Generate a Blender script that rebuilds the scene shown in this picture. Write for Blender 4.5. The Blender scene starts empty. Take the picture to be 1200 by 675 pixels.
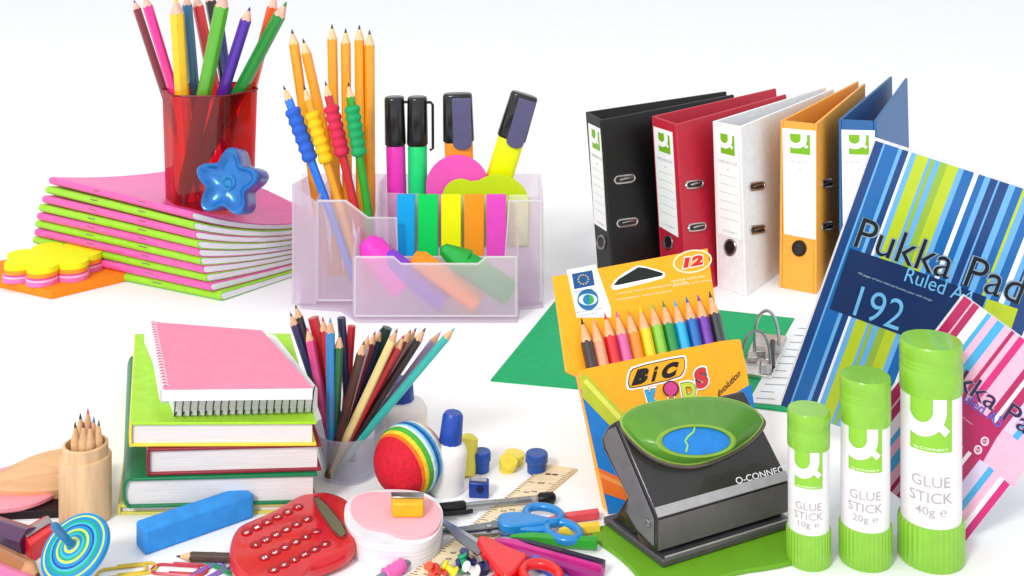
import bpy, bmesh, math, random
from mathutils import Vector, Matrix
random.seed(7)
V3 = Vector
sc = bpy.context.scene
col = sc.collection
# ------------------------------------------------------------------ camera numbers (shifted lens, level camera)
F, HZ, H = 1400.0, -120.0, 7.7

def P(px, py, z=0.0):                       # point of the horizontal plane z seen at a photo pixel
    Y = (H - z) * F / (py - HZ)
    return V3(((px - 600) * Y / F, Y, z))
def PD(px, py, Y):                          # point at depth Y seen at a photo pixel
    return V3(((px - 600) * Y / F, Y, H - (py - HZ) * Y / F))

class Frame:                                # a plane standing in the world
    def __init__(s, O, U, W):
        s.O = O; s.U = U.normalized(); n = s.U.cross(W).normalized(); s.N = n; s.V = n.cross(s.U).normalized()
        cam = V3((0, 0, H))
        if (cam - O).dot(s.N) < 0: s.N = -s.N
    def hit(s, px, py, off=0.0):
        cam = V3((0, 0, H)); d = V3(((px - 600) / F, 1, -(py - HZ) / F))
        o = s.O + s.N * off
        t = (o - cam).dot(s.N) / d.dot(s.N)
        return cam + d * t
    def at(s, u, v, off=0.0): return s.O + s.U * u + s.V * v + s.N * off

# ------------------------------------------------------------------ materials
def lin(h):
    h = h.lstrip('#'); r = []
    for i in (0, 2, 4):
        c = int(h[i:i+2], 16) / 255
        r.append(c / 12.92 if c <= .04045 else ((c + .055) / 1.055) ** 2.4)
    return r + [1.0]
_m = {}
def mat(hx, rough=.45, spec=.4, var=.06, bump=.0, bscale=40, scale=6, metal=0, stretch=None, coat=0, emit=0):
    k = ('p', hx, rough, spec, var, bump, bscale, scale, metal, stretch, coat)
    if k in _m: return _m[k]
    m = bpy.data.materials.new('finish_' + hx.lstrip('#')); m.use_nodes = True
    nt = m.node_tree; b = nt.nodes['Principled BSDF']
    c = lin(hx)
    tc = nt.nodes.new('ShaderNodeTexCoord'); mp = nt.nodes.new('ShaderNodeMapping')
    if stretch: mp.inputs['Scale'].default_value = stretch
    nt.links.new(tc.outputs['Object'], mp.inputs['Vector'])
    nz = nt.nodes.new('ShaderNodeTexNoise'); nz.inputs['Scale'].default_value = scale; nz.inputs['Detail'].default_value = 5
    nt.links.new(mp.outputs['Vector'], nz.inputs['Vector'])
    rp = nt.nodes.new('ShaderNodeValToRGB')
    rp.color_ramp.elements[0].position = .3; rp.color_ramp.elements[1].position = .7
    rp.color_ramp.elements[0].color = [max(0, x * (1 - var * 1.6)) for x in c[:3]] + [1]
    rp.color_ramp.elements[1].color = [min(1, x * (1 + var)) for x in c[:3]] + [1]
    nt.links.new(nz.outputs['Fac'], rp.inputs['Fac']); nt.links.new(rp.outputs['Color'], b.inputs['Base Color'])
    b.inputs['Roughness'].default_value = rough; b.inputs['Specular IOR Level'].default_value = spec
    b.inputs['Metallic'].default_value = metal; b.inputs['Coat Weight'].default_value = coat
    if bump:
        n2 = nt.nodes.new('ShaderNodeTexNoise'); n2.inputs['Scale'].default_value = bscale
        nt.links.new(mp.outputs['Vector'], n2.inputs['Vector'])
        bp = nt.nodes.new('ShaderNodeBump'); bp.inputs['Strength'].default_value = bump; bp.inputs['Distance'].default_value = .02
        nt.links.new(n2.outputs['Fac'], bp.inputs['Height']); nt.links.new(bp.outputs['Normal'], b.inputs['Normal'])
    _m[k] = m; return m
def wood(hx='#e3bd8c'): return mat(hx, .6, .25, .13, .15, 30, 9, stretch=(1, 1, .15))
def woodx(hx='#dcb184'): return mat(hx, .6, .25, .13, .2, 20, 6, stretch=(.15, 1, 1))
def pages(hx='#efecea', sc_=60):            # block of paper edges: thin horizontal lines
    k = ('pg', hx, sc_)
    if k in _m: return _m[k]
    m = mat(hx, .8, .1, .0, scale=3).copy(); nt = m.node_tree
    mp = [n for n in nt.nodes if n.type == 'MAPPING'][0]; mp.inputs['Scale'].default_value = (.5, .5, sc_)
    rp = [n for n in nt.nodes if n.type == 'VALTORGB'][0]; c = lin(hx)
    rp.color_ramp.elements[0].color = [c[0]*.74, c[1]*.74, c[2]*.77, 1]; rp.color_ramp.elements[1].color = c
    _m[k] = m; return m
def clear(hx, alpha, rough=.15, gloss=.12, trans=0.0, body='#f4ecf6'):
    """tinted see-through plastic: straight transparency, a share of milky scattering and a sheen"""
    k = ('c', hx, alpha, rough, gloss, trans, body)
    if k in _m: return _m[k]
    m = bpy.data.materials.new('clear_plastic'); m.use_nodes = True; nt = m.node_tree
    for n in list(nt.nodes): nt.nodes.remove(n)
    out = nt.nodes.new('ShaderNodeOutputMaterial')
    t = nt.nodes.new('ShaderNodeBsdfTransparent'); t.inputs['Color'].default_value = lin(hx)
    d = nt.nodes.new('ShaderNodeBsdfDiffuse'); d.inputs['Color'].default_value = lin(body)
    tl = nt.nodes.new('ShaderNodeBsdfTranslucent'); tl.inputs['Color'].default_value = lin(body)
    dm = nt.nodes.new('ShaderNodeMixShader'); dm.inputs[0].default_value = .5
    nt.links.new(d.outputs[0], dm.inputs[1]); nt.links.new(tl.outputs[0], dm.inputs[2])
    mx = nt.nodes.new('ShaderNodeMixShader'); mx.inputs[0].default_value = 1 - alpha
    if trans:
        r = nt.nodes.new('ShaderNodeBsdfRefraction'); r.inputs['Color'].default_value = lin(hx)
        r.inputs['Roughness'].default_value = .32; r.inputs['IOR'].default_value = 1.3
        m2 = nt.nodes.new('ShaderNodeMixShader'); m2.inputs[0].default_value = trans
        nt.links.new(t.outputs[0], m2.inputs[1]); nt.links.new(r.outputs[0], m2.inputs[2]); nt.links.new(m2.outputs[0], mx.inputs[1])
    else: nt.links.new(t.outputs[0], mx.inputs[1])
    nt.links.new(dm.outputs[0], mx.inputs[2])
    g = nt.nodes.new('ShaderNodeBsdfGlossy'); g.inputs['Roughness'].default_value = rough
    lw = nt.nodes.new('ShaderNodeLayerWeight'); lw.inputs['Blend'].default_value = .25
    mu = nt.nodes.new('ShaderNodeMath'); mu.operation = 'MULTIPLY_ADD'; mu.inputs[1].default_value = gloss * 2.5; mu.inputs[2].default_value = gloss * .25
    nt.links.new(lw.outputs['Fresnel'], mu.inputs[0])
    fm = nt.nodes.new('ShaderNodeMixShader'); nt.links.new(mu.outputs[0], fm.inputs[0])
    nt.links.new(mx.outputs[0], fm.inputs[1]); nt.links.new(g.outputs[0], fm.inputs[2]); nt.links.new(fm.outputs[0], out.inputs['Surface'])
    _m[k] = m; return m
METAL = mat('#b9bcc2', .22, .5, .1, metal=1)
STEEL = mat('#8d8f94', .3, .5, .15, metal=1)
GRAPH = mat('#2b2b2e', .4)
PAPER = mat('#f3f1ef', .8, .1, .02)
WHITE = mat('#f6f6f5', .4, .3, .01)
BLACK = mat('#141416', .35, .3, .1)

# ------------------------------------------------------------------ mesh builder
_loc = {}
class MB:
    def __init__(s): s.v = []; s.f = []; s.mi = []
    def add(s, vs, fs, mi=0):
        b = len(s.v); s.v += [V3(v) for v in vs]; s.f += [tuple(b + i for i in f) for f in fs]; s.mi += [mi] * len(fs); return s
    def prism(s, pts, ext, mi=0):
        n = len(pts); e = V3(ext)
        vs = [V3(p) for p in pts] + [V3(p) + e for p in pts]
        fs = [tuple(range(n))[::-1], tuple(range(n, 2*n))] + [(i, (i+1) % n, n + (i+1) % n, n + i) for i in range(n)]
        return s.add(vs, fs, mi)
    def box(s, x0, x1, y0, y1, z0, z1, mi=0):
        return s.prism([(x0, y0, z0), (x1, y0, z0), (x1, y1, z0), (x0, y1, z0)], (0, 0, z1 - z0), mi)
    def face(s, pts, mi=0): return s.add(pts, [tuple(range(len(pts)))], mi)
    def rod(s, p0, p1, r0, r1=None, n=12, mi=0, caps=True):
        p0 = V3(p0); p1 = V3(p1); r1 = r0 if r1 is None else r1
        return s.lathe(p0, (p1 - p0), [(r0, 0), (r1, (p1 - p0).length)], n, mi, caps)
    def lathe(s, O, axis, prof, n=32, mi=0, caps=True, ph=0, rf=None):
        a = V3(axis).normalized(); q = a.to_track_quat('Z', 'Y'); b = len(s.v); m = len(prof)
        for k, pr in enumerate(prof):
            for i in range(n):
                t = ph + 2 * math.pi * i / n; r = pr[0] * (rf(t) if rf else 1)
                s.v.append(V3(O) + q @ V3((r * math.cos(t), r * math.sin(t), pr[1])))
        for k in range(m - 1):
            mm = prof[k][2] if len(prof[k]) > 2 else mi
            for i in range(n):
                j = (i + 1) % n; s.f.append((b + k*n + i, b + k*n + j, b + (k+1)*n + j, b + (k+1)*n + i)); s.mi.append(mm)
        if caps:
            s.f.append(tuple(b + i for i in range(n))[::-1]); s.mi.append(prof[0][2] if len(prof[0]) > 2 else mi)
            s.f.append(tuple(b + (m-1)*n + i for i in range(n))); s.mi.append(prof[-1][2] if len(prof[-1]) > 2 else mi)
        return s
    def tube(s, path, r, n=8, mi=0, closed=False):
        path = [V3(p) for p in path]; m = len(path); b = len(s.v); up = None
        for k, p in enumerate(path):
            a = path[(k-1) % m] if (k > 0 or closed) else p; c = path[(k+1) % m] if (k < m-1 or closed) else p
            t = (c - a).normalized()
            if up is None:
                up = t.orthogonal().normalized()
            up = (up - t * up.dot(t)).normalized(); w = t.cross(up)
            rr = r[k] if isinstance(r, (list, tuple)) else r
            for i in range(n):
                an = 2 * math.pi * i / n; s.v.append(p + up * (rr * math.cos(an)) + w * (rr * math.sin(an)))
        for k in range(m if closed else m - 1):
            k2 = (k + 1) % m
            for i in range(n):
                j = (i + 1) % n; s.f.append((b+k*n+i, b+k*n+j, b+k2*n+j, b+k2*n+i)); s.mi.append(mi)
        if not closed:
            s.f.append(tuple(b+i for i in range(n))[::-1]); s.mi.append(mi); s.f.append(tuple(b+(m-1)*n+i for i in range(n))); s.mi.append(mi)
        return s
    def build(s, name, mats, parent=None, bevel=0, seg=2, label=None, loc=None, ang=35, normals=True, kind=None):
        if not isinstance(mats, (list, tuple)): mats = [mats]
        base = _loc[parent.name] if parent else (V3(loc) if loc is not None else V3((0, 0, 0)))
        me = bpy.data.meshes.new(name)
        bm = bmesh.new(); bv = [bm.verts.new(v - base) for v in s.v]
        for f, mi in zip(s.f, s.mi):
            try: fc = bm.faces.new([bv[i] for i in f]); fc.material_index = mi; fc.smooth = True
            except ValueError: pass
        if normals: bmesh.ops.recalc_face_normals(bm, faces=bm.faces)
        bm.to_mesh(me); bm.free()
        for m in mats: me.materials.append(m)
        try: me.set_sharp_from_angle(angle=math.radians(ang))
        except Exception: pass
        o = bpy.data.objects.new(name, me); col.objects.link(o)
        if parent: o.parent = parent
        else: o.location = base
        _loc[o.name] = base
        if bevel:
            b = o.modifiers.new('edge', 'BEVEL'); b.width = bevel; b.segments = seg; b.limit_method = 'ANGLE'; b.angle_limit = math.radians(40)
        if label: o['label'] = label
        if kind: o['kind'] = kind
        return o
def tag(o, label, cat, group=None):
    o['label'] = label; o['category'] = cat
    if group: o['group'] = group
    return o
def thing(name, label, cat, loc, group=None):
    o = bpy.data.objects.new(name, None); o.empty_display_size = .1; col.objects.link(o); o.location = loc; _loc[o.name] = V3(loc)
    return tag(o, label, cat, group)

# ------------------------------------------------------------------ text as mesh
def text2d(body, off=0.0, shear=0.0, res=4):
    cu = bpy.data.curves.new('t', 'FONT'); cu.body = body; cu.offset = off; cu.shear = shear; cu.resolution_u = res
    cu.space_line = .95; cu.align_x = 'CENTER' if '\n' in body else 'LEFT'
    o = bpy.data.objects.new('t', cu); col.objects.link(o)
    bpy.context.view_layer.update()
    me = o.evaluated_get(bpy.context.evaluated_depsgraph_get()).to_mesh()
    vs = [(v.co.x, v.co.y) for v in me.vertices]; fs = [tuple(p.vertices) for p in me.polygons]
    o.to_mesh_clear(); bpy.data.objects.remove(o); bpy.data.curves.remove(cu)
    x0 = min(v[0] for v in vs); x1 = max(v[0] for v in vs); y0 = min(v[1] for v in vs); y1 = max(v[1] for v in vs)
    return [((x-x0)/(x1-x0), (y-y0)/(y1-y0)) for x, y in vs], fs
def ptext(mb, body, fr, bl, br, tl, off=.006, mi=0, bold=0.0, shear=0.0):
    A = fr.hit(*bl, off); B = fr.hit(*br, off); C = fr.hit(*tl, off)
    vs, fs = text2d(body, bold, shear)
    mb.add([A + (B-A)*x + (C-A)*y for x, y in vs], fs, mi)
def logo(mb, fn, g=0, w=1, dz=.0, dw=.004):
    """green plate with a white open ring and tail; fn(x, y, off) maps the unit plate (1 x 1.18) to the surface"""
    N = 12
    for i in range(N):
        a, b = i/N, (i+1)/N; mb.face([fn(a, 0, dz), fn(b, 0, dz), fn(b, 1.18, dz), fn(a, 1.18, dz)], g)
    cx, cy, r0, r1 = .275, .9, .27, .58
    K = 28; pts = []
    for i in range(K + 1):
        t = math.pi + math.pi * i / K; pts.append((math.cos(t), math.sin(t)))
    for (c0, s0), (c1, s1) in zip(pts[:-1], pts[1:]):
        for j in range(5):
            ra = r0 + (r1-r0)*j/5; rz = r0 + (r1-r0)*(j+1)/5
            q = [(cx + ra*c0, cy + ra*s0), (cx + rz*c0, cy + rz*s0), (cx + rz*c1, cy + rz*s1), (cx + ra*c1, cy + ra*s1)]
            q = [(max(0, x), y) for x, y in q]
            if len(set((round(x, 4), round(y, 4)) for x, y in q)) > 3: mb.face([fn(x, y, dz + dw) for x, y in q], w)
    for j in range(5):
        ra = cx + r0 + (r1-r0)*j/5; rz = cx + r0 + (r1-r0)*(j+1)/5
        mb.face([fn(ra, cy, dz+dw), fn(rz, cy, dz+dw), fn(rz, 1.18, dz+dw), fn(ra, 1.18, dz+dw)], w)
    d = [(.66, .50), (.78, .62), (.93, .47), (.81, .35)]
    mb.face([fn(x, y, dz + dw*1.5) for x, y in d], w)

# ------------------------------------------------------------------ surface, light, camera
fl = MB(); fl.face([(-150, -60, 0), (150, -60, 0), (150, 260, 0), (-150, 260, 0)])
o = fl.build('ground', mat('#f7f7f8', .7, .1, .01, scale=.6)); o['kind'] = 'structure'
w = bpy.data.worlds.new('World'); sc.world = w; w.use_nodes = True
bg = w.node_tree.nodes['Background']; bg.inputs[0].default_value = (.97, .985, 1, 1); bg.inputs[1].default_value = 1.0
def area(name, loc, target, size, power, colr=(1, 1, 1)):
    l = bpy.data.lights.new(name, 'AREA'); l.shape = 'DISK'; l.size = size; l.energy = power; l.color = colr
    o = bpy.data.objects.new(name, l); col.objects.link(o); o.location = loc
    o.rotation_euler = (V3(target) - V3(loc)).to_track_quat('-Z', 'Y').to_euler(); return o
area('studio_softbox', (-30, -38, 48), (0, 19, 0), 16, 34000, (1, .985, .96))
cam = bpy.data.cameras.new('camera'); co = bpy.data.objects.new('camera', cam); col.objects.link(co); sc.camera = co
co.location = (0, 0, H); co.rotation_euler = (math.pi/2, 0, 0)
cam.sensor_width = 36; cam.lens = 36 * F / 1200; cam.shift_y = -(337.5 - HZ) / 1200; cam.clip_start = .1; cam.clip_end = 1000
sc.view_settings.view_transform = 'Standard'; sc.view_settings.look = 'None'; sc.view_settings.exposure = 0
sc.cycles.transparent_max_bounces = 24; sc.cycles.max_bounces = 10; sc.cycles.sample_clamp_indirect = 6

# ------------------------------------------------------------------ pencils
def pencil(tip, end, r, body, label, group=None, lead=None, woodc='#e2b98b', name='pencil', flat=False, cone=2.6, n=24, hexa=True, cat='pencil', endcap=None):
    """tip, end: world points. barrel > sharpened wood > lead"""
    tip = V3(tip); end = V3(end); ax = (tip - end); L = ax.length; a = ax.normalized()
    root = thing(name, label, cat, end, group); q = a.to_track_quat('Z', 'Y')
    def rad(t):
        if not hexa: return r
        t = (t + .35) % (math.pi/3) - math.pi/6; return r * .88 / math.cos(t) * 1.0
    def pt(rr, t, z): return end + q @ V3((rr*math.cos(t), rr*math.sin(t), z))
    m = MB(); ts = [2*math.pi*i/n for i in range(n)]
    if flat:
        top = [pt(rad(t), t, L) for t in ts]
    else:
        k = cone; top = [pt(rad(t), t, L - rad(t)*k*1.05 - .06*r) for t in ts]
    bot = [pt(rad(t), t, 0) for t in ts]
    vs = bot + top; fs = [(i, (i+1) % n, n+(i+1) % n, n+i) for i in range(n)] + [tuple(range(n))[::-1]]
    if flat: fs.append(tuple(range(n, 2*n)))
    m.add(vs, fs); m.build('barrel', mat(body, .28, .5, .04, coat=.3), root, ang=28)
    if not flat:
        rl = r*.3; zl = L - rl*cone
        c = MB(); c.add(top + [pt(rl, t, zl) for t in ts], [(i, (i+1) % n, n+(i+1) % n, n+i) for i in range(n)] + [tuple(range(n, 2*n))])
        sw = c.build('sharpened_wood', wood(woodc), root)
        l = MB(); l.lathe(end + q @ V3((0, 0, zl)), a, [(rl*.99, 0), (r*.07, rl*cone*.92), (.001, rl*cone)], 10, 0, False)
        l.build('lead', mat(lead or '#2d2d30', .4), sw)
    return root
def pinned(tp, rp, Y, zb, r, body, label, Yr=None, **k):
    """pencil whose tip is at pixel tp (depth Y) and that passes pixel rp at depth Yr, its end at height zb"""
    A = PD(*tp, Y); B = PD(*rp, Yr or Y); d = B - A; t = (zb - A.z) / d.z
    return pencil(A, A + d*t, r, body, label, **k)

# ================================================================== UPPER LEFT
# ---- exercise books
PINK, LIME = '#f05fae', '#98d92a'
books = [('pink', (224, 247), (57, 207)), ('green', (226, 259), (53, 218)), ('pink', (228, 270), (49, 229)), ('green', (231, 281), (45, 239)),
         ('pink', (232, 291), (43, 249)), ('green', (234, 301), (41, 258)), ('pink', (237, 311), (40, 268)), ('green', (241, 321), (38, 277)),
         ('pink', (246, 332), (38, 288)), ('green', (258, 343), (42, 300))]
NB = len(books)
def bookwarp(i, A, B, W=3.1):
    d1 = (B - A); d1.z = 0; L = d1.length; d1.normalize(); d2 = V3((-d1.y, d1.x, 0))
    if d2.y < 0: d2 = -d2
    d2 = (d2 + d1 * -.16).normalized()
    def fn(s, t, z):                         # s along the spine 0..L from the right-hand end, t across 0..W
        k = t / W; sag = .42 * (1 - .55 * min(1, s / (L*.45))) * (1 - (1-k)**2)
        return V3((A.x, A.y, 0)) + d1*s + d2*t + V3((0, 0, z * (1 - sag)))
    return fn, L, W
ordn = ['topmost', 'second', 'third', 'fourth', 'fifth', 'sixth', 'seventh', 'eighth', 'ninth', 'lowest']
for i, (c, a, b) in enumerate(books):
    z1 = .174 * (NB - i); z0 = z1 - .166; A = P(*a, z1); B = P(*b, z1)
    fn, L, W = bookwarp(i, A, B)
    root = thing('exercise_book', f'{c} covered exercise book, {ordn[i]} of the pile under the red cup', 'exercise book', (A.x, A.y, 0), 'pile of pink and green exercise books')
    r = (z1 - z0) / 2; zc = (z0 + z1) / 2; th = .022
    tt = [W*k/8 for k in range(8, 0, -1)]
    outer = [(t, z0) for t in tt] + [(r, z0)] + [(r - r*math.sin(q), zc - r*math.cos(q)) for q in [math.pi*k/6 for k in range(1, 6)]] + [(r, z1)] + [(t, z1) for t in tt[::-1]]
    ri = r - th
    inner = [(t, z0+th) for t in tt] + [(r, z0+th)] + [(r - ri*math.sin(q), zc - ri*math.cos(q)) for q in [math.pi*k/6 for k in range(1, 6)]] + [(r, z1-th)] + [(t, z1-th) for t in tt[::-1]]
    S = [L*k/8 for k in range(9)]
    m = MB(); n = len(outer); vs = []
    for s in S: vs += [fn(s, t, z) for t, z in outer] + [fn(s, t, z) for t, z in inner]
    fs = []
    for k in range(8):
        o0 = k*2*n; o1 = o0 + 2*n
        for j in range(n-1):
            fs += [(o0+j, o0+j+1, o1+j+1, o1+j), (o0+n+j, o1+n+j, o1+n+j+1, o0+n+j+1)]
        fs += [(o0, o1, o1+n, o0+n), (o0+n-1, o0+2*n-1, o1+2*n-1, o1+n-1)]
    for o0 in (0, 8*2*n): fs += [(o0+j, o0+j+1, o0+n+j+1, o0+n+j) for j in range(n-1)]
    m.add(vs, fs); m.build('cover', mat(PINK if c == 'pink' else LIME, .35, .4, .05), root)
    p = MB(); e = .018
    ins = [(t, z0+th+.005) for t in tt] + [(r, z0+th+.005)] + [(r - (ri-.008)*math.sin(q), zc - (ri-.008)*math.cos(q)) for q in [math.pi*k/6 for k in range(1, 6)]] + [(r, z1-th-.005)] + [(t, z1-th-.005) for t in tt[::-1]]
    vs = []; SS = [-e] + S[1:-1] + [L+e]
    for s in SS: vs += [fn(s, t, z) for t, z in ins]
    n = len(ins); h = n // 2; fs = []
    for k in range(8): fs += [(k*n+j, k*n+j+1, (k+1)*n+j+1, (k+1)*n+j) for j in range(n-1)] + [(k*n, (k+1)*n, (k+1)*n+n-1, k*n+n-1)]
    for o0 in (0, 8*n): fs += [(o0+j, o0+j+1, o0+n-2-j, o0+n-1-j) for j in range(h)]
    p.add(vs, fs); p.build('pages', pages('#f1f2f8', 55), root)
    st = MB()
    for s in (L*.3, L*.62):
        q0, q1 = fn(s, -.004, zc+.03), fn(s + .22, -.004, zc+.03); st.rod(q0, q1, .008, n=6)
    st.build('staple', STEEL, root)

# ---- red translucent cup with coloured pencils
CY = 24.4; cc = PD(246, 236, CY); cupz = 1.50; cc.z = cupz; R = .93; ctop = H - (104-HZ)*CY/F
root = thing('pencil_cup', 'translucent red six-sided cup full of coloured pencils on the exercise books', 'pencil cup', cc)
def hexr(t): 
    a = (t) % (math.pi/3) - math.pi/6; return .9 / math.cos(a) * (1 - .06*max(0, abs(a)/(math.pi/6) - .8)*3)
m = MB(); hh = ctop - cupz
m.lathe(cc, (0, 0, 1), [(R*.96, 0), (R*1.04, hh), (R*.99, hh), (R*.91, .06), (.02, .06)], 72, 0, True, ph=.02, rf=hexr)
cwo = m.build('cup_wall', clear('#fb2024', .92, .06, .16, body='#d8101a'), root)
m = MB(); m.lathe(cc + V3((0, 0, hh - .03)), (0, 0, 1), [(R*1.03, 0), (R*1.06, .015), (R*1.05, .04), (R*.99, .035), (R*.985, 0)], 72, 0, False, rf=hexr)
m.build('rim', clear('#b80b12', .4, .1, .2, body='#a50c14'), cwo)
G = 'coloured pencils in the red cup'
for tp, rp, dy, r, c, l in [
    ((157, 0), (192, 106), .25, .085, '#7d2030', 'dark maroon pencil leaning furthest left in the red cup'),
    ((169, -6), (203, 106), -.15, .105, '#ec2f96', 'hot pink pencil leaning left in the red cup'),
    ((206, -4), (213, 106), -.45, .15, '#f3c51d', 'yellow pencil standing upright in the red cup'),
    ((218, -8), (228, 106), .05, .105, '#1c6c94', 'teal blue pencil upright in the red cup'),
    ((229, -8), (252, 106), .4, .12, '#dd1f2b', 'red pencil behind the light green one in the red cup'),
    ((244, -14), (266, 106), .7, .12, '#23232b', 'black pencil at the back of the red cup'),
    ((264, -12), (240, 106), -.55, .15, '#58b02a', 'light green pencil leaning right in front of the red cup'),
    ((256, 20), (268, 106), .62, .1, '#1d2f7c', 'navy blue pencil between green and purple in the red cup'),
    ((293, 8), (262, 106), -.3, .12, '#4f1fa6', 'purple pencil with dark lead leaning right in the red cup'),
    ((323, -6), (294, 106), .35, .115, '#ef5a20', 'orange pencil behind the dark green one in the red cup'),
    ((336, 2), (281, 106), -.2, .14, '#128a2d', 'dark green pencil leaning furthest right in the red cup')]:
    pinned(tp, rp, CY + dy, cupz + .1, r, c, l, Yr=CY + dy*.9, group=G, lead=c, woodc='#e6b9a4', cone=2.3)

# ---- star shaped sharpener
sC = P(262, 249, 1.66); sC = PD(265, 214, sC.y - .1)
root = thing('star_box', 'blue metallic star shaped box lying on its side on the top exercise book', 'star box', V3((sC.x, sC.y, 1.64)))
fx = V3((.96, -.16, .06)).normalized(); fn_ = V3((-.12, -.93, .24)).normalized(); fy = fn_.cross(fx).normalized(); fy = fy if fy.z > 0 else -fy
def star(rr, k, d, n=80):
    return [sC + fx*(rr*(.83+.17*math.cos(5*(t))) * math.sin(t+k) ) + fy*(rr*(.83+.17*math.cos(5*t))*math.cos(t+k)) - fn_*d for t in [2*math.pi*i/n for i in range(n)]]
ST = .66
m = MB(); n = 80; rings = [star(ST, .12, .0), star(ST*1.02, .12, .05), star(ST*1.0, .12, .62), star(ST*.9, .12, .66)]
vs = [v for r_ in rings for v in r_]
# push the back to the right, as seen from the camera
m.add(vs, [(k*n+i, k*n+(i+1) % n, (k+1)*n+(i+1) % n, (k+1)*n+i) for k in range(3) for i in range(n)] + [tuple(range(3*n, 4*n))])
m.build('side_wall', mat('#3f4fae', .3, .6, .1, metal=.3), root, ang=50)
m = MB(); prof = [(1.0, 0), (.95, -.04), (.88, -.03), (.80, .04), (.6, .09), (.4, .11), (.24, .11)]
vs = []
for k, d in prof: vs += star(ST*k, .12, d)
m.add(vs, [(k*n+i, k*n+(i+1) % n, (k+1)*n+(i+1) % n, (k+1)*n+i) for k in range(len(prof)-1) for i in range(n)])
m.build('face', mat('#1c74c2', .28, .6, .08, metal=.3, coat=.2), root, ang=60)
m = MB(); m.lathe(sC - fn_*.13, fn_, [(.17, -.03), (.15, .05), (.1, .07), (.06, .03)], 24); m.build('hub', mat('#2b86c4', .2, .7, metal=.4), root)

# ---- orange note block + flower notes
m = MB(); a, b, c_ = P(60, 351), P(156, 328), P(-52, 326)
d = b + c_ - a
m.prism([a, b, d, c_], (0, 0, .17)); o = m.build('note_block', mat('#f58a1e', .7, .2, .05), loc=a, bevel=.015); tag(o, 'square orange block of notes under the flower shaped notes', 'note block')
fc = (P(156, 328) + P(-52, 326)) / 2 ; fc = P(62, 308, .35)
root = thing('flower_note_pad', 'flower shaped sticky note pad in yellow, orange and pink layers', 'sticky notes', V3((fc.x, fc.y, .17)))
def petals(c, R, z, k=7, amp=.2, ph=.3, n=98, sx=1.0):
    return [c + V3((sx*R*(1-amp+amp*abs(math.cos(k*t/2))**.7*1.6)*math.cos(t+ph), R*(1-amp+amp*abs(math.cos(k*t/2))**.7*1.6)*math.sin(t+ph), z)) for t in [2*math.pi*i/n for i in range(n)]]
z = .172; fb = V3((fc.x, fc.y, 0))
for nm, h_, cx_ in [('pink_sheets', .075, '#f27ac0'), ('pale_sheets', .035, '#f7c6e0'), ('magenta_sheets', .04, '#e94f9f'), ('orange_sheets', .075, '#f79a2c'), ('yellow_sheets', .11, '#eef01e')]:
    MB().prism(petals(fb + V3((random.uniform(-.01, .01), random.uniform(-.01, .01), 0)), .84 + .05*random.random(), z), (0, 0, h_)).build(nm, mat(cx_, .7, .2, .03), root, ang=50); z += h_ + .002

# ---- frosted desk organiser
FROST = clear('#fdf6fe', .68, .3, .10, trans=.22, body='#fffaff'); FROST2 = clear('#fdf7fe', .74, .3, .10, trans=.0, body='#fffbff')
EDGE = clear('#ffffff', .35, .2, .15, body='#ffffff')
root = thing('desk_organiser', 'frosted translucent desk organiser with stepped compartments', 'desk organiser', V3((-1.6, 23, 0)))
t = .05
zt = lambda py, Y: H - (py - HZ)*Y/F
def X(px, Y): return (px-600)*Y/F
m = MB(); y0 = 21.62
m.prism([(X(418, y0), y0, 0), (X(606, y0), y0, 0), (X(610, 22.3), 22.3, 0), (X(637, 22.4), 22.4, 0), (X(628, 24.6), 24.7, 0), (X(352, 24.6), 24.7, 0), (X(352, 22.4), 22.35, 0), (X(400, 22.3), 22.2, 0)], (0, 0, .05))
m.build('base_plate', clear('#f8f0f8', .5, .3, .1, body='#faf0fb'), root, bevel=.02)
def wall(pts, ext): return MB().prism(pts, ext)
# front bin
yf = 21.72; xl, xr = X(416, yf), X(605, yf); zf = zt(302, yf); zn = zt(310, yf)
fw = [(xl, .07), (xr, .07), (xr, zf), (X(570, yf), zf), (X(560, yf), zn), (X(470, yf), zn), (X(461, yf), zf), (xl, zf)]
wall([(x, yf, z) for x, z in fw], (0, t, 0)).build('front_panel', FROST, root, bevel=.012)
m = MB(); m.tube([(x, yf + t/2, z + .004) for x, z in fw[2:]], .022, 6); m.tube([(xl, yf+.01, .09), (xr, yf+.01, .09)], .025, 6); m.tube([(xl, yf+.01, .09), (xl, yf+.01, zf)], .02, 6); m.tube([(xr, yf+.01, .09), (xr, yf+.01, zf)], .02, 6)
m.build('front_rim', EDGE, root)
for x in (xl - t, xr):
    wall([(x, yf, .07), (x, 22.5, .07), (x, 22.5, zf + .35), (x, yf + .35, zf + .28), (x, yf, zf)], (t, 0, 0)).build('bin_side', FROST, root, bevel=.012)
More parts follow.
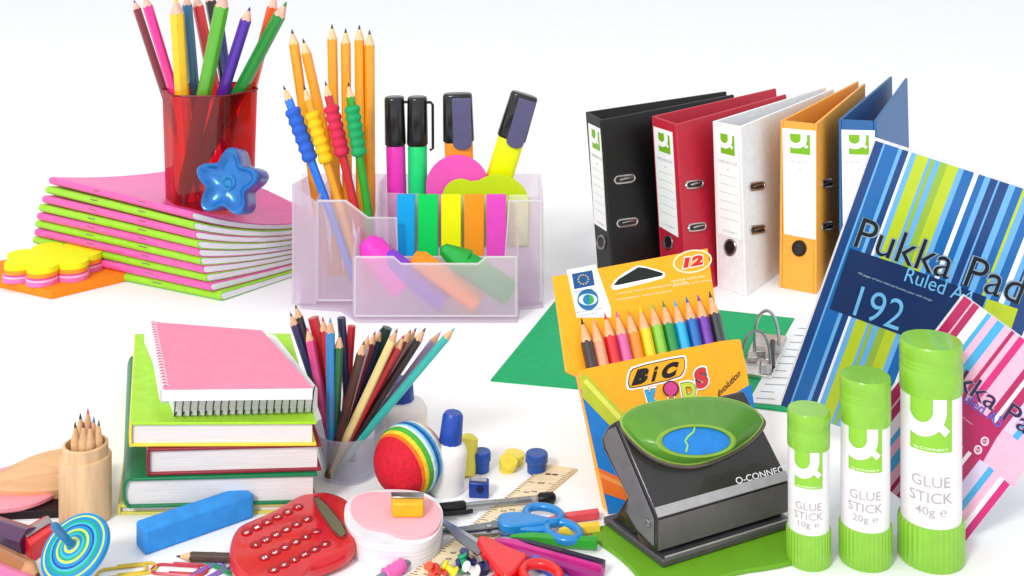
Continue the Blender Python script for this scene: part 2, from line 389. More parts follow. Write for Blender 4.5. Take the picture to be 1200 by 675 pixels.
# middle step
ym = 22.5; ml, mr = X(372, ym), X(634, ym); za = zt(236, ym); zb = zt(302, ym); zc_ = zt(256, ym)
mw = [(ml, .07), (mr, .07), (mr, za), (X(597, ym), za), (X(592, ym), zb), (X(466, ym), zb), (X(464, ym), zc_), (X(431, ym), zc_), (X(405, ym), za), (ml, za)]
wall([(x, ym, z) for x, z in mw], (0, t, 0)).build('middle_panel', FROST2, root, bevel=.012)
m = MB(); m.tube([(x, ym + t/2, z + .004) for x, z in mw[2:]], .022, 6); m.tube([(ml, ym+.01, .1), (ml, ym+.01, za)], .03, 6); m.tube([(mr, ym+.01, .1), (mr, ym+.01, za)], .03, 6); m.tube([(ml, ym-.01, .12), (xl - .1, ym-.01, .12)], .02, 6)
m.build('middle_rim', EDGE, root)
yb = 24.5; zbk = zt(204, yb)
for x, nm in ((ml - t, 'side_panel'), (mr, 'side_panel'), (X(443, 23.2), 'divider')):
    wall([(x, ym, .07), (x, yb, .07), (x, yb, zbk), (x, ym + .9, zbk if nm == 'side_panel' else za + .15), (x, ym, za if nm == 'side_panel' else zc_)], (t, 0, 0)).build(nm, FROST2, root, bevel=.012)
wall([(X(354, yb), yb, .07), (mr, yb, .07), (mr, yb, zbk), (X(354, yb), yb, zbk)], (0, t, 0)).build('back_panel', FROST2, root, bevel=.012)
yd = 23.35; wall([(X(446, yd), yd, .07), (mr, yd, .07), (mr, yd, zt(232, yd)), (X(446, yd), yd, zt(226, yd))], (0, t, 0)).build('divider', FROST2, root, bevel=.012)
xx = X(353, 23.4); wall([(xx, 22.4, .07), (xx, yb, .07), (xx, yb, zbk), (xx, 22.4, zt(206, 22.4) - .15)], (t, 0, 0)).build('side_panel', FROST2, root, bevel=.012)
wall([(xx, 22.42, .07), (ml, 22.42, .07), (ml, 22.42, za), (xx, 22.42, zt(206, 22.42) - .15)], (0, t, 0)).build('wing_panel', FROST2, root, bevel=.012)

# things in the organiser
G = 'plain yellow pencils at the back of the organiser'
for tp, rp, s in [((342, 34), (355, 124), 'leftmost plain yellow pencil in the organiser, leaning left'), ((355, 45), (373, 124), 'second plain yellow pencil from the left, shorter and leaning'),
                  ((389, 28), (391, 124), 'third plain yellow pencil from the left, tallest in the organiser'), ((405, 33), (406, 124), 'fourth plain yellow pencil from the left in the organiser'),
                  ((421, 29), (422, 124), 'fifth plain yellow pencil from the left in the organiser'), ((433, 35), (434, 202), 'rightmost plain yellow pencil in the organiser')]:
    pinned(tp, rp, 24.0, .12, .105, '#f5a51c', s, Yr=24.0, group=G, woodc='#f0c898', cone=2.9)
G = 'pencils with rubber grips'
for c, c2, tp, g0, g1, rp in [('blue', ('#2a62cf', '#1c7df0'), (332, 100), (343, 126), (364, 188), (385, 244)), ('yellow', ('#f3c510', '#f0a818'), (356, 100), (369, 129), (384, 190), (398, 240)),
                          ('red', ('#d92650', '#cf2430'), (381, 95), (389, 123), (402, 182), (415, 240)), ('green', ('#17a560', '#22a326'), (408, 96), (414, 123), (423, 182), (430, 240))]:
    Yg = 23.1
    A = PD(*tp, Yg); B = PD(*rp, Yg); dd = (B-A); dd = dd * ((.14 - A.z)/dd.z); E = A + dd
    if E.x > X(440, 23): E = A + (B - A) * 1.6
    rt = pencil(A, E, .085, c2[1], f'{c} pencil with a wavy {c} rubber grip in the organiser', group=G, woodc='#f0c898', cone=3.4)
    a_ = (E - A).normalized(); L1 = (PD(*g0, Yg) - A).length; L2 = (PD(*g1, Yg) - A).length
    prof = [(.07, L1), (.13, L1+.02)]; K = 28
    for k in range(K+1):
        zz = L1 + .04 + (L2-L1-.08)*k/K; prof.append((.142 + .016*math.sin(k/K*2*math.pi*5.5), zz))
    prof += [(.13, L2-.01), (.09, L2)]
    MB().lathe(A, a_, prof, 20).build('rubber_grip', mat(c2[0], .6, .3, .05), rt, ang=60)
def rbox(mb, C, ux, uy, uz, w_, d_, z0, z1, taper=1, n=40, ex=4, mi=0):
    """rounded (superellipse) column"""
    def ring(k, z): 
        out = []
        for i in range(n):
            t_ = 2*math.pi*i/n; c, s = math.cos(t_), math.sin(t_)
            out.append(C + ux*(math.copysign(abs(c)**(2/ex), c)*w_*k) + uy*(math.copysign(abs(s)**(2/ex), s)*d_*k) + uz*z)
        return out
    prof = [(.9, z0), (1, z0+.03), (taper, z1-.05), (taper*.93, z1-.01), (taper*.8, z1)]
    vs = [v for k, z in prof for v in ring(k, z)]
    mb.add(vs, [(a*n+i, a*n+(i+1) % n, (a+1)*n+(i+1) % n, (a+1)*n+i) for a in range(len(prof)-1) for i in range(n)] + [tuple(range(n))[::-1], tuple(range((len(prof)-1)*n, len(prof)*n))], mi)
def marker(top, bot_px, Y, wpx, capc, bodyc, caplen, label, slim):
    A = PD(*top, Y); B = PD(*bot_px, Y); uz = (A-B).normalized(); ux = V3((0, 1, 0)).cross(uz).normalized(); uy = uz.cross(ux).normalized()
    sc_ = Y/F; wd = wpx*sc_/2; B2 = B + (A-B)*0
    L = (A-B).length; cl = caplen*sc_
    root = thing('highlighter', label, 'highlighter', B2, 'highlighter pens in the organiser')
    m = MB(); rbox(m, B2, ux, uy, uz, wd*.9, wd*(.9 if slim else .55), 0, L-cl+.02, 1, ex=2.2 if slim else 3); m.build('body', mat(bodyc, .35, .4, .03), root, ang=50)
    m = MB(); rbox(m, B2, ux, uy, uz, wd, wd*(1 if slim else .62), L-cl, L, .93, ex=2.3 if slim else 3); capo = m.build('cap', mat('#17171b', .22, .6, .1), root, ang=50)
    if slim:
        m = MB(); q = B2 + ux*wd*1.02 + uz*(L-.12); m.tube([q - ux*.08, q + ux*.05, q + ux*.09 - uz*.05, q + ux*.09 - uz*(cl-.05), q + ux*.03 - uz*(cl-.02)], .03, 8)
        m.build('clip', mat('#17171b', .25, .5), capo)
    else:
        m = MB(); n = 12; f0 = B2 - uy*wd*.62
        pts = [f0 + ux*(-wd*.32) + uz*(L-.07), f0 + ux*(wd*.86) + uz*(L-.07)]
        arc = [f0 + ux*(wd*.27 + wd*.59*math.cos(t_)) + uz*(L-cl+.0 - .12*math.sin(t_)) for t_ in [math.pi*i/n for i in range(n+1)]]
        m.prism([pts[0], pts[1]] + arc, -uy*.05); m.build('clip', mat('#55527a', .35, .5), capo, bevel=.01)
    return root
marker((462, 113), (467, 300), 24.0, 25, 0, '#ee38bd', 57, 'slim pink highlighter with black clip cap, left of the green one', True)
marker((489, 113), (490, 300), 24.0, 25, 0, '#12dd7c', 57, 'slim green highlighter with black clip cap', True)
marker((536, 109), (541, 300), 24.0, 37, 0, '#fb9320', 57, 'wide orange highlighter with dark cap standing upright', False)
marker((615, 110), (583, 215), 24.0, 35, 0, '#f2f800', 55, 'wide yellow highlighter with dark cap leaning right', False)
def card(name, label, polyf, Y, hx, group=None, th=.06):
    m = MB(); m.prism([PD(x, y, Y) for x, y in polyf], (0, th, 0)); o = m.build(name, mat(hx, .6, .2, .02), loc=PD(polyf[0][0], polyf[0][1], Y), bevel=.008); tag(o, label, 'sticky notes', group)
def circ(cx, cy, r, a0=0, a1=360, n=24): return [(cx + r*math.cos(math.radians(a0+(a1-a0)*i/n)), cy - r*math.sin(math.radians(a0+(a1-a0)*i/n))) for i in range(n+1)]
card('note_pad', 'round pink note pad standing behind the coloured index tabs', circ(536, 219, 37, -20, 200) + [(500, 290), (572, 290)], 23.75, '#f25cc0')
card('note_pad', 'yellow green note pad with cloud shaped edge beside the pink one', [(518, 290)] + circ(540, 232, 22, 180, 60, 14) + circ(583, 243, 38, 125, 0, 16) + [(620, 290)], 23.62, '#c6e31c')
card('note_pad', 'pale green slip standing at the right end of the index tabs', [(597, 229), (619, 229), (619, 288), (597, 288)], 23.2, '#dcec9c')
for a, b, n_, hx in [(465, 486, 'sky blue', '#0fa6ea'), (490, 513, 'green', '#05d55c'), (517, 540, 'yellow', '#f1f60a'), (544, 567, 'orange', '#f79a22'), (570, 593, 'pink', '#e94fc6')]:
    card('index_tab', f'upright {n_} index tab in the organiser', [(a, 229), (b, 229), (b, 300), (a, 300)], 22.8, hx, 'row of index tabs in the organiser', .12)
G = 'chunky crayons lying in the front bin'
for p0, p1, Y0, Y1, r, hx, n_ in [((428, 281), (474, 338), 22.25, 22.15, .27, '#f23cc2', 'pink'), ((450, 297), (520, 356), 22.15, 21.95, .20, '#7f3cc6', 'purple'),
                                   ((484, 300), (560, 356), 22.1, 21.95, .21, '#f98f1c', 'orange'), ((535, 302), (600, 345), 22.2, 22.0, .25, '#12a63c', 'green')]:
    A = PD(*p0, Y0); B = PD(*p1, Y1); root = thing('chunky_crayon', f'chunky {n_} crayon lying slantwise in the front bin of the organiser', 'crayon', B, G)
    u = (B-A).normalized()
    if n_ == 'green': MB().lathe(A - u*.35, u, [(.03, 0), (r*.5, .06), (r*1.1, .5), (r*1.1, .55)], 6).build('tip', mat(hx, .5, .3), root, bevel=.02)
    MB().lathe(A, u, [(r*.55, 0), (r, r*.75), (r, (B-A).length)], 6 if n_ != 'pink' else 20, ph=.4).build('barrel', mat(hx, .5, .3), root, bevel=.02)

# ================================================================== LOWER LEFT
def corners(fl_, fr_, bl_, z, ortho=.3):
    A = P(*fl_, z); B = P(*fr_, z); C = P(*bl_, z); u = B - A; v = C - A
    perp = V3((-u.y, u.x, 0)).normalized() * v.length
    if perp.dot(v) < 0: perp = -perp
    v2 = (v*(1-ortho) + perp*ortho); v2 = v2.normalized()*v.length
    return A, u, v2
def slab(mb, A, u, v, z0, z1, ins=0, mi=0, pad=(0, 0, 0, 0)):   # pad: left, right, front, back insets in units
    un = u.normalized(); vn = v.normalized()
    a = A + un*pad[0] + vn*pad[2]; b = A + u - un*pad[1] + vn*pad[2]; c = A + u + v - un*pad[1] - vn*pad[3]; d = A + v + un*pad[0] - vn*pad[3]
    mb.prism([V3((p.x, p.y, z0)) for p in (a, b, c, d)], (0, 0, z1-z0), mi)
def hardback(label, fl_, fr_, bl_, z0, z1, coverc, pagec='#eeeae8', th=.035, ortho=.3, round_spine=False, group='books in the tall pile', topc=None):
    A, u, v = corners(fl_, fr_, bl_, z0, ortho); A.z = 0
    root = thing('book', label, 'book', V3((A.x, A.y, z0)), group)
    for zz, nm in ((z0, 'lower_cover'), (z1-th, 'upper_cover')):
        m = MB(); slab(m, A, u, v, zz, zz+th); m.build(nm, mat(topc if (topc and nm[0] == 'u') else coverc, .4, .35, .05, .05), root, bevel=.01)
    # spine on the left long side
    m = MB(); un = u.normalized(); zc = (z0+z1)/2; r = (z1-z0)/2
    prof = [(-(.0+ (.09 if round_spine else .012))*math.sin(math.pi*k/8) , z0 + (z1-z0)*(1-math.cos(math.pi*k/8))/2) for k in range(9)]
    inn = [(x+th, z0+.005+(z-z0)*.98) for x, z in prof[::-1]]
    m.prism([A + un*x + V3((0, 0, z)) for x, z in prof + inn], v); m.build('spine', mat(coverc, .4, .35, .05), root, ang=40)
    m = MB(); slab(m, A, u, v, z0+th, z1-th, pad=(-.05 if round_spine else .03, .05, .04, .05)); m.build('pages', pages(pagec, 70), root)
    return root
hardback('pale yellow edged flat book at the bottom of the tall pile', (139, 604), (372, 602), (142, 452), .0, .13, '#d8cf62', ortho=.15)
hardback('large dark green hardback with rounded spine in the tall pile', (152, 596), (372, 590), (142, 446), .13, .50, '#0f7a4c', round_spine=True, ortho=.15)
hardback('dark red hardback between the green and yellow books', (173, 558), (377, 552), (168, 435), .505, .84, '#8e2635', ortho=0)
hardback('yellow hardback with bright lime green top cover', (152, 524), (371, 523), (158, 415), .845, 1.15, '#f0d548', topc='#a6dc28', ortho=0)
def spiral(mb, A, B, r, n, up=V3((0, 0, 1)), wr=.012, turn=1):
    d = B - A; a = d.normalized(); s = a.cross(up).normalized(); 
    for i in range(n):
        c = A + d*((i+.5)/n)
        mb.tube([c + a*(.02*math.sin(t_)) + s*(r*.62*math.cos(t_)) + up*(r*math.sin(t_)) for t_ in [2*math.pi*k/16 for k in range(16)]], wr, 5, closed=True)
# white spiral pad with coil at the front
A, u, v = corners((204, 487), (372, 482), (166, 392), 1.16, .1); A.z = 0
root = thing('spiral_notebook', 'thick white spiral notebook with black wire coil along its front edge', 'notebook', V3((A.x, A.y, 1.155)))
m = MB(); _b = [A.copy(), A + u, P(322, 392, 1.46), P(169, 378, 1.46)]
for p_ in _b: p_.z = 1.155
m.prism(_b, (0, 0, .30)); m.build('page_block', pages('#f3f1f1', 60), root)
m = MB(); n = V3((0, 1, 0)); q = V3((0, 0, 1.335)); spiral(m, A + q - n*.05, A + u + q - n*.05, .16, 19, wr=.0095); m.build('wire_coil', mat('#26262a', .3, .5), root)
# pink topped pad with coil on the left
A, u, v = corners((192, 455), (366, 453), (177, 377), 1.62, .0); A.z = 0
v = P(177, 377, 1.62) - P(192, 455, 1.62)
root = thing('spiral_notebook', 'pink covered spiral notebook on top of the tall pile', 'notebook', V3((A.x, A.y, 1.37)))
m = MB()
c1, c2, c3, c4 = P(192, 455, 1.62), P(366, 453, 1.62), P(307, 387, 1.62), P(177, 377, 1.62)
for p_ in (c1, c2, c3, c4): p_.z = 0
lft = (c1-c2).normalized()
pb = [c1 + lft*.02, c2, c3, c4 + lft*.02]
m.prism([p_ + V3((0, 0, 1.460)) for p_ in pb], (0, 0, .138)); m.build('page_block', pages('#f4f2f3', 70), root)
m = MB(); m.prism([p_ + V3((0, 0, 1.60)) for p_ in (c1, c2, c3, c4)], (0, 0, .022)); m.build('cover', mat('#f28aa6', .65, .2, .04, .25, 60), root, bevel=.006)
m = MB(); spiral(m, c1 + lft*-.02 + V3((0, 0, 1.535)), c4 + lft*-.02 + V3((0, 0, 1.535)), .11, 24, wr=.010); m.build('wire_coil', mat('#e6e6ea', .3, .5, metal=.6), root)

# ---- wooden pencil pot
wc = P(100, 607); 
root = thing('wooden_pot', 'turned pale wooden pot holding small coloured pencils', 'pencil pot', wc); wh = H - (519-HZ)*wc.y/F
m = MB(); m.lathe(wc, (0, 0, 1), [(.29, 0), (.31, .02), (.312, wh-.17), (.30, wh-.15), (.272, wh-.145), (.272, wh-.01), (.262, wh), (.235, wh), (.235, .1), (.01, .1)], 48)
m.build('pot_body', wood('#ddb98f'), root, ang=40)
for i, (px, py, dy, c, n_) in enumerate([(88, 494, -.1, '#3a2428', 'dark brown'), (94, 484, .1, '#2b2230', 'black'), (98, 494, -.14, '#6a2a28', 'chestnut'), (103, 478, .12, '#c8475a', 'rose'), (106, 495, -.12, '#a63f6a', 'magenta'),
                                      (110, 488, .05, '#3c74b8', 'blue'), (116, 492, -.04, '#3c6a5c', 'green')]):
    A = PD(px, py, wc.y + dy); B = V3((wc.x + (A.x-wc.x)*.6, wc.y + dy*.8, .12)); pencil(A, B, .062, '#d8ae7e', f'small natural wood pencil with {n_} lead in the wooden pot', 'small pencils in the wooden pot', lead=c, woodc='#dfb285', cone=3.8, hexa=False, n=16)

# ---- giant pencil, pink disc, black notebook at the left edge
m = MB(); a, b, c_, d = P(-60, 612, .0), P(75, 607, 0), P(74, 560, 0), P(-60, 560, 0); m.prism([a, b, c_, d], (0, 0, .1)); o = m.build('notebook', mat('#1e1216', .4, .3, .1), loc=a, bevel=.01); tag(o, 'dark brown notebook lying under the pink disc at the left edge', 'notebook')
pc = P(21, 573, .12); m = MB(); m.lathe(V3((pc.x, pc.y, .104)), (0, 0, 1), [(.58, 0), (.60, .02), (.60, .06), (.58, .08)], 48); o = m.build('paper_disc', mat('#f59aa8', .6, .3, .03), loc=V3((pc.x, pc.y, .1))); tag(o, 'round pink pad under the giant wooden pencil', 'note pad')
g0 = PD(-16, 570, 15.1); g1 = PD(100, 556, 15.5); u = (g1-g0).normalized(); L = (g1-g0).length
root = thing('giant_pencil', 'giant natural wooden pencil with a red point lying on the pink disc', 'giant pencil', V3((g0.x, g0.y, .18)))
m = MB(); m.lathe(g0, u, [(.11, .1), (.20, .25), (.29, .5), (.335, .72), (.345, .9), (.345, L)], 10); m.build('wood_barrel', woodx('#dcb083'), root, ang=30)
m = MB(); m.lathe(g0, u, [(.01, -.02), (.06, .02), (.108, .1)], 20); m.build('lead', mat('#d8402c', .5), root)

# ---- crayons at the lower left edge
def stick(tip, end, r, hx, label, name='colour_pencil', cat='pencil', group=None, tipc=None, cone=1.8, flat=False):
    """lying on the ground: axis at height r; pixels of the axis"""
    A = P(*tip, r); B = P(*end, r); return pencil(A, B, r, hx, label, group, lead=hx if not tipc else tipc, woodc='#d8a274', name=name, cat=cat, cone=cone, flat=flat)
G = 'thick pencils lying at the left edge'
stick((34, 633), (-30, 613), .15, '#553058', 'thick dark purple crayon lying at the left edge behind the red sharpener', group=G, flat=True, name='crayon', cat='crayon')
stick((48, 678), (-26, 642), .13, '#a96a34', 'thick brown crayon pencil lying below the purple one', group=G, tipc='#5a3218')
stick((58, 700), (-20, 668), .13, '#ef6aa4', 'pink pencil at the bottom left corner', group=G)
# ---- red wedge sharpener
root = thing('pencil_sharpener', 'red wedge shaped pencil sharpener beside the spinning top', 'sharpener', P(38, 655))
a, b, c_, d = P(36, 661), P(66, 641), P(54, 624), P(24, 642)
m = MB(); m.prism([a, b, c_, d], (0, 0, .22)); m.build('body', mat('#e0202c', .35, .5), root, bevel=.02)
m = MB(); m.prism([x + V3((0, 0, .224)) for x in (a*.62+d*.38, b*.62+c_*.38, b*.2+c_*.8, a*.2+d*.8)], (0, 0, .02)); m.build('blade', mat('#a8a0a0', .3, .5, metal=.8), root, bevel=.005)
# ---- spinning top
tc_ = PD(88, 643, 13.38); ax = V3((-.19, -.515, .70)).normalized()
root = thing('spinning_top', 'blue wooden spinning top with green and yellow rings, tilted on its rim', 'spinning top', V3((tc_.x, tc_.y, .02)))
cols = ['#1689c8', '#0fa07e', '#1b3fa0', '#c9e05a', '#38b5c9', '#ffffff']
rb = [.385, .355, .335, .30, .27, .245, .225, .19, .165, .14, .115, .09, .06]; ci = [0, 3, 0, 1, 4, 2, 0, 3, 1, 4, 0, 3, 0]
prof = [(.05, -.22, 0), (.2, -.12, 0), (.37, -.06, 0), (.395, -.03, 0)]
for r_, c in zip(rb, ci): prof.append((r_, .02 + (.40 - r_)*.22, c))
prof.append((.03, .12, 0))
m = MB(); m.lathe(tc_, ax, prof, 56); m.build('disc', [mat(c, .5, .3, .05) for c in cols], root, ang=50)
m = MB(); q = tc_ + ax*.1; m.lathe(q, ax, [(.05, 0), (.042, .1), (.048, .42), (.03, .46)], 20); m.build('handle', mat('#1d74a8', .3, .5, coat=.4), root, ang=50)
m = MB(); m.lathe(tc_ - ax*.2, -ax, [(.045, 0), (.01, .1)], 12); m.build('point', mat('#c9a06a', .4), root)

# ---- blue eraser block, small brown pencil, paper clips
A = P(170, 652); B = P(298, 607); u = B-A; nrm = V3((-u.y, u.x, 0)).normalized()*.30
root = None
m = MB(); m.prism([A, B, B + nrm, A + nrm], (0, 0, .30)); o = m.build('eraser', mat('#3492e2', .6, .25, .08, .25, 25), loc=A, bevel=.035, seg=3); tag(o, 'long sky blue eraser block lying beside the calculator', 'eraser')
pencil(P(206, 652, .06), P(300, 655, .06), .06, '#4a3428', 'small dark brown pencil under the blue eraser', lead='#33241c', cone=3)
def clip(px, py, ang, hx, n_, s=.22):
    C = P(px, py, .02); c, sn = math.cos(math.radians(ang)), math.sin(math.radians(ang))
    loop = []
    def arc(cx, r, a0, a1, yy=0): return [(cx + r*math.cos(math.radians(a0+(a1-a0)*k/8)), yy + r*math.sin(math.radians(a0+(a1-a0)*k/8))) for k in range(9)]
    loop = [(-.6, .5)] + arc(.9, .5, 90, -90) + arc(-1.1, .42, 270, 90, -.08) + arc(.6, .34, 90, -90, 0) + [(-.5, -.34)]
    m = MB(); m.tube([C + V3(((x*c - y*sn)*s, (x*sn + y*c)*s, .0)) for i, (x, y) in enumerate(loop)], .016, 6)
    o = m.build('paper_clip', mat(hx, .3, .6), loc=C); tag(o, f'{n_} paper clip lying at the bottom edge of the photo', 'paper clip', 'paper clips at the bottom edge')
clip(150, 668, 12, '#d8b92e', 'yellow'); clip(212, 667, -6, '#c23048', 'red'); clip(264, 661, -38, '#1c8a5c', 'green'); clip(243, 671, 50, '#8a6cc0', 'purple')

# ---- red calculator
out = [(271, 626), (278, 616), (297, 608), (316, 600), (334, 590), (349, 580), (367, 575), (386, 575), (404, 581), (417, 592), (423, 606), (423, 620), (417, 637), (404, 648), (386, 655), (367, 662), (357, 674), (347, 690), (325, 698), (300, 694), (283, 680), (272, 662), (267, 645)]
def smooth(pts, it=2):
    for _ in range(it):
        q = []
        for i in range(len(pts)):
            a, b = pts[i], pts[(i+1) % len(pts)]; q += [(a[0]*.75+b[0]*.25, a[1]*.75+b[1]*.25), (a[0]*.25+b[0]*.75, a[1]*.25+b[1]*.75)]
        pts = q
    return pts
zc0 = .22
so = smooth(out, 2); C0 = P(345, 632); root = thing('calculator', 'red kidney shaped translucent calculator with white dots on its keys', 'calculator', V3((C0.x, C0.y, 0)))
pl = [P(x, y, zc0) for x, y in so]; cen = sum(pl, V3())/len(pl); n = len(pl); m = MB(); vs = []
for k, z in [(.9, .02), (.985, .06), (1.0, .12), (.985, .19), (.95, .225), (.90, .235)]: vs += [V3((cen.x + (p.x-cen.x)*k, cen.y + (p.y-cen.y)*k, z)) for p in pl]
m.add(vs, [(k*n+i, k*n+(i+1) % n, (k+1)*n+(i+1) % n, (k+1)*n+i) for k in range(5) for i in range(n)] + [tuple(range(n)), tuple(range(5*n, 6*n))])
m.build('case', mat('#cf0f1b', .22, .5, .05, coat=.3), root, ang=50)
m = MB(); m.prism([P(x, y, .237) for x, y in smooth([(366, 586), (375, 583), (408, 624), (397, 632)], 1)], (0, 0, .012)); m.build('display', mat('#6e6b54', .35, .3), root)
m = MB(); m.tube([P(x, y, .238) for x, y in smooth([(364, 584), (376, 581), (411, 625), (397, 635)], 2)], .014, 6, closed=True); m.build('display_frame', mat('#8a0c14', .3, .5), root)
m = MB(); m2 = MB()
for r_ in range(4):
    for c in range(6):
        px = 289 + c*12.0 + r_*10.6; py = 624 - c*6.0 + r_*14.6
        if r_ == 3 and c == 0: pass
        C = P(px, py, .236); MB_ = MB(); MB_.lathe(C, (0, 0, 1), [(.070, 0), (.069, .008), (.062, .012)], 20); ko = MB_.build('key', mat('#a80d18', .4, .3), root, ang=50)
        L_ = P(px, py, .252); ch_ = ['0.=+', '123+', '456-', '789x', 'M+-÷', 'C%√÷'][c][r_]; vs, fs = text2d(ch_, .03)
        ex = (P(310.6, 638.6, .26) - P(300, 624, .26)).normalized(); ey = (P(312, 618, .26) - P(300, 624, .26)).normalized()
        m2.add([L_ + ex*((x-.5)*.045) + ey*((y-.5)*(.058 if ch_ not in '-.' else .022)) for x, y in vs], fs); m2.build('key_mark', mat('#fdeef0', .5), ko, normals=False); m2 = MB()

# ---- frosted cup with pencils
pc = P(410, 566); pc.y += .25; pc.x = (410-600)*pc.y/F; rimz = H - (500-HZ)*pc.y/F
root = thing('pencil_cup', 'frosted clear tapered cup crowded with coloured pencils beside the book pile', 'pencil cup', pc)
m = MB(); m.lathe(pc, (0, 0, 1), [(.33, 0), (.47, rimz-.03), (.49, rimz), (.47, rimz+.01), (.44, rimz-.02), (.30, .04), (.01, .04)], 48)
m.build('cup_wall', clear('#f4f4fa', .80, .25, .12, body='#f4f4fa'), root, ang=50)
G = 'pencils in the frosted cup'; CY2 = pc.y
L18 = [((340, 366), (386, 500), .28, .058, '#27305e', 'navy', 0), ((346, 357), (391, 500), .36, .058, '#2c2a2c', 'black tipped orange', 0), ((360, 383), (384, 500), .02, .06, '#e2488e', 'pink', 0),
 ((367, 372), (398, 500), .3, .075, '#c01f2a', 'unsharpened red', 1), ((378, 371), (392, 500), .15, .062, '#c8202c', 'bright red', 0), ((387, 372), (388, 500), -.2, .064, '#2b86c4', 'sky blue', 0),
 ((398, 390), (393, 500), -.15, .062, '#1b6a3c', 'dark green', 0), ((400, 372), (410, 500), .25, .06, '#26264e', 'dark indigo', 1), ((412, 382), (404, 500), .3, .06, '#c4202e', 'short flat ended red', 1),
 ((427, 399), (393, 500), -.3, .06, '#4a2a22', 'dark brown', 0), ((432, 392), (400, 500), -.2, .058, '#b9aab8', 'lilac grey', 0), ((440, 388), (404, 500), .1, .056, '#6a2030', 'maroon', 0), ((447, 384), (410, 500), .24, .058, '#27406e', 'slate blue', 0), ((454, 384), (414, 500), .3, .075, '#123a30', 'blackish green', 1),
 ((466, 385), (403, 500), -.34, .058, '#e3cf8c', 'cream', 0), ((474, 392), (413, 500), -.24, .062, '#b41e24', 'crimson', 0), ((482, 386), (420, 500), .05, .056, '#8c3a44', 'brick red', 0), ((488, 384), (424, 500), .15, .056, '#b98a6a', 'tan', 0),
 ((499, 384), (425, 500), -.18, .062, '#221c20', 'black', 0), ((517, 388), (433, 500), .1, .056, '#a894b4', 'pale lilac', 0), ((533, 384), (435, 500), -.2, .058, '#35b0a8', 'turquoise', 0)]
for tp, rp, dy, r, c, n_, fl_ in L18:
    A = PD(*tp, CY2+dy); B = PD(*rp, CY2+dy*.9); dd = B-A; tt_ = (.07-A.z)/dd.z; E = A + dd*tt_
    # keep the end inside the tapered cup
    dx = E.x - pc.x; E.x = pc.x + max(-.25, min(.25, dx)); E.y = pc.y + max(-.22, min(.22, E.y-pc.y))
    if abs(dx) > .25: pass
    pencil(A, E, r, c, f'{n_} pencil standing in the frosted cup', G, lead='#55443c' if n_ in ('cream', 'tan') else c, woodc='#d9ab84', flat=bool(fl_), cone=3.0)

# ---- rainbow ball
bc = PD(479, 542, 15.4); bc.z = max(bc.z, .46)
root = None; Rb = .45; ax = V3((-.50, -.66, -.12)).normalized()
cols = ['#cf1f33', '#ee7a1e', '#f4cf35', '#4fae3c', '#8fd3e6', '#e8f4f4', '#1d5fae', '#58a8dc', '#e9dfae', '#e7a0a0']
bands = [(0, 64, 0), (64, 70, 1), (70, 77, 2), (77, 87, 3), (87, 92, 5), (92, 97, 4), (97, 105, 6), (105, 112, 7), (112, 118, 5), (118, 125, 8), (125, 180, 9)]
prof = []
for a, b, c in bands:
    K = max(2, int((b-a)/2.5)); 
    for k in range(K):
        t_ = math.radians(a + (b-a)*k/K); bul = 1 + .018*math.sin(math.pi*k/K) - .008; prof.append((max(.002, Rb*bul*math.sin(t_)), Rb*bul*math.cos(t_), c))
prof.append((.002, -Rb, 9))
m = MB(); m.lathe(bc, ax, prof, 64); o = m.build('striped_ball', [mat(c, .7, .2, .12, .3, 50, scale=18) for c in cols], loc=V3((bc.x, bc.y, bc.z-Rb)), ang=60); tag(o, 'ball striped in rainbow colours with a big red side', 'ball')

# ---- glue bottles with blue caps
def bottle(px, pyb, pyt, wpx, cap, label, tilt=0):
    b = P(px, pyb); s = b.y/F; hgt = (pyb-pyt)*s; r = wpx*s/2
    root = thing('glue_bottle', label, 'glue bottle', b, 'white glue bottles with blue caps')
    up = V3((tilt, 0, 1)).normalized()
    MB().lathe(b, up, [(r*.92, 0), (r, .04), (r, hgt*.8), (r*.85, hgt*.93), (r*.45, hgt)], 32).build('bottle_body', mat('#f1eeec', .4, .3, .02), root, ang=50)
    cr = cap[0]*s/2; chh = cap[1]*s
    MB().lathe(b + up*(hgt-.02), up, [(cr*.95, 0), (cr, .03), (cr*.9, chh-.05), (cr*.7, chh)], 24, rf=lambda t_: 1+.03*math.cos(14*t_)).build('cap', mat('#1747a8', .35, .5), root, ang=50)
bottle(522, 575, 516, 42, (27, 35), 'white glue bottle with a tall blue cap beside the striped ball', .1)
bottle(470, 528, 468, 62, (30, 26), 'white glue bottle half hidden behind the frosted cup')
# yellow highlighter-like sponge behind
b = P(545, 556); m = MB(); m.lathe(b, (.1, .3, 1), [(.12, 0), (.14, .04), (.13, .45), (.06, .5)], 16); o = m.build('paint_pot', mat('#ece25a', .5), loc=b); tag(o, 'pale yellow plastic tube behind the glue bottle', 'paint tube')
def pot(px, pyb, wpx, hpx, hx, label, tilt=(0, 0, 1)):
    b = P(px, pyb); s = b.y/F; r = wpx*s/2; h_ = hpx*s
    root = thing('paint_pot', label, 'paint pot', b, 'small paint pots behind the ruler')
    MB().lathe(b + V3((0, 0, .01)), tilt, [(r*.85, 0), (r*.9, h_*.55)], 28).build('pot_body', mat(hx, .35, .4), root, ang=50)
    MB().lathe(b + V3((0, 0, .01)) + V3(tilt).normalized()*h_*.5, tilt, [(r, 0), (r*1.02, .02), (r*1.02, h_*.4), (r*.95, h_*.5)], 28).build('lid', mat(hx, .3, .5), root, bevel=.01)
pot(629, 553, 26, 22, '#1b4fa0', 'round blue paint pot furthest right behind the ruler')
pot(564, 552, 22, 23, '#1c4fae', 'blue paint pot left of the yellow ones')
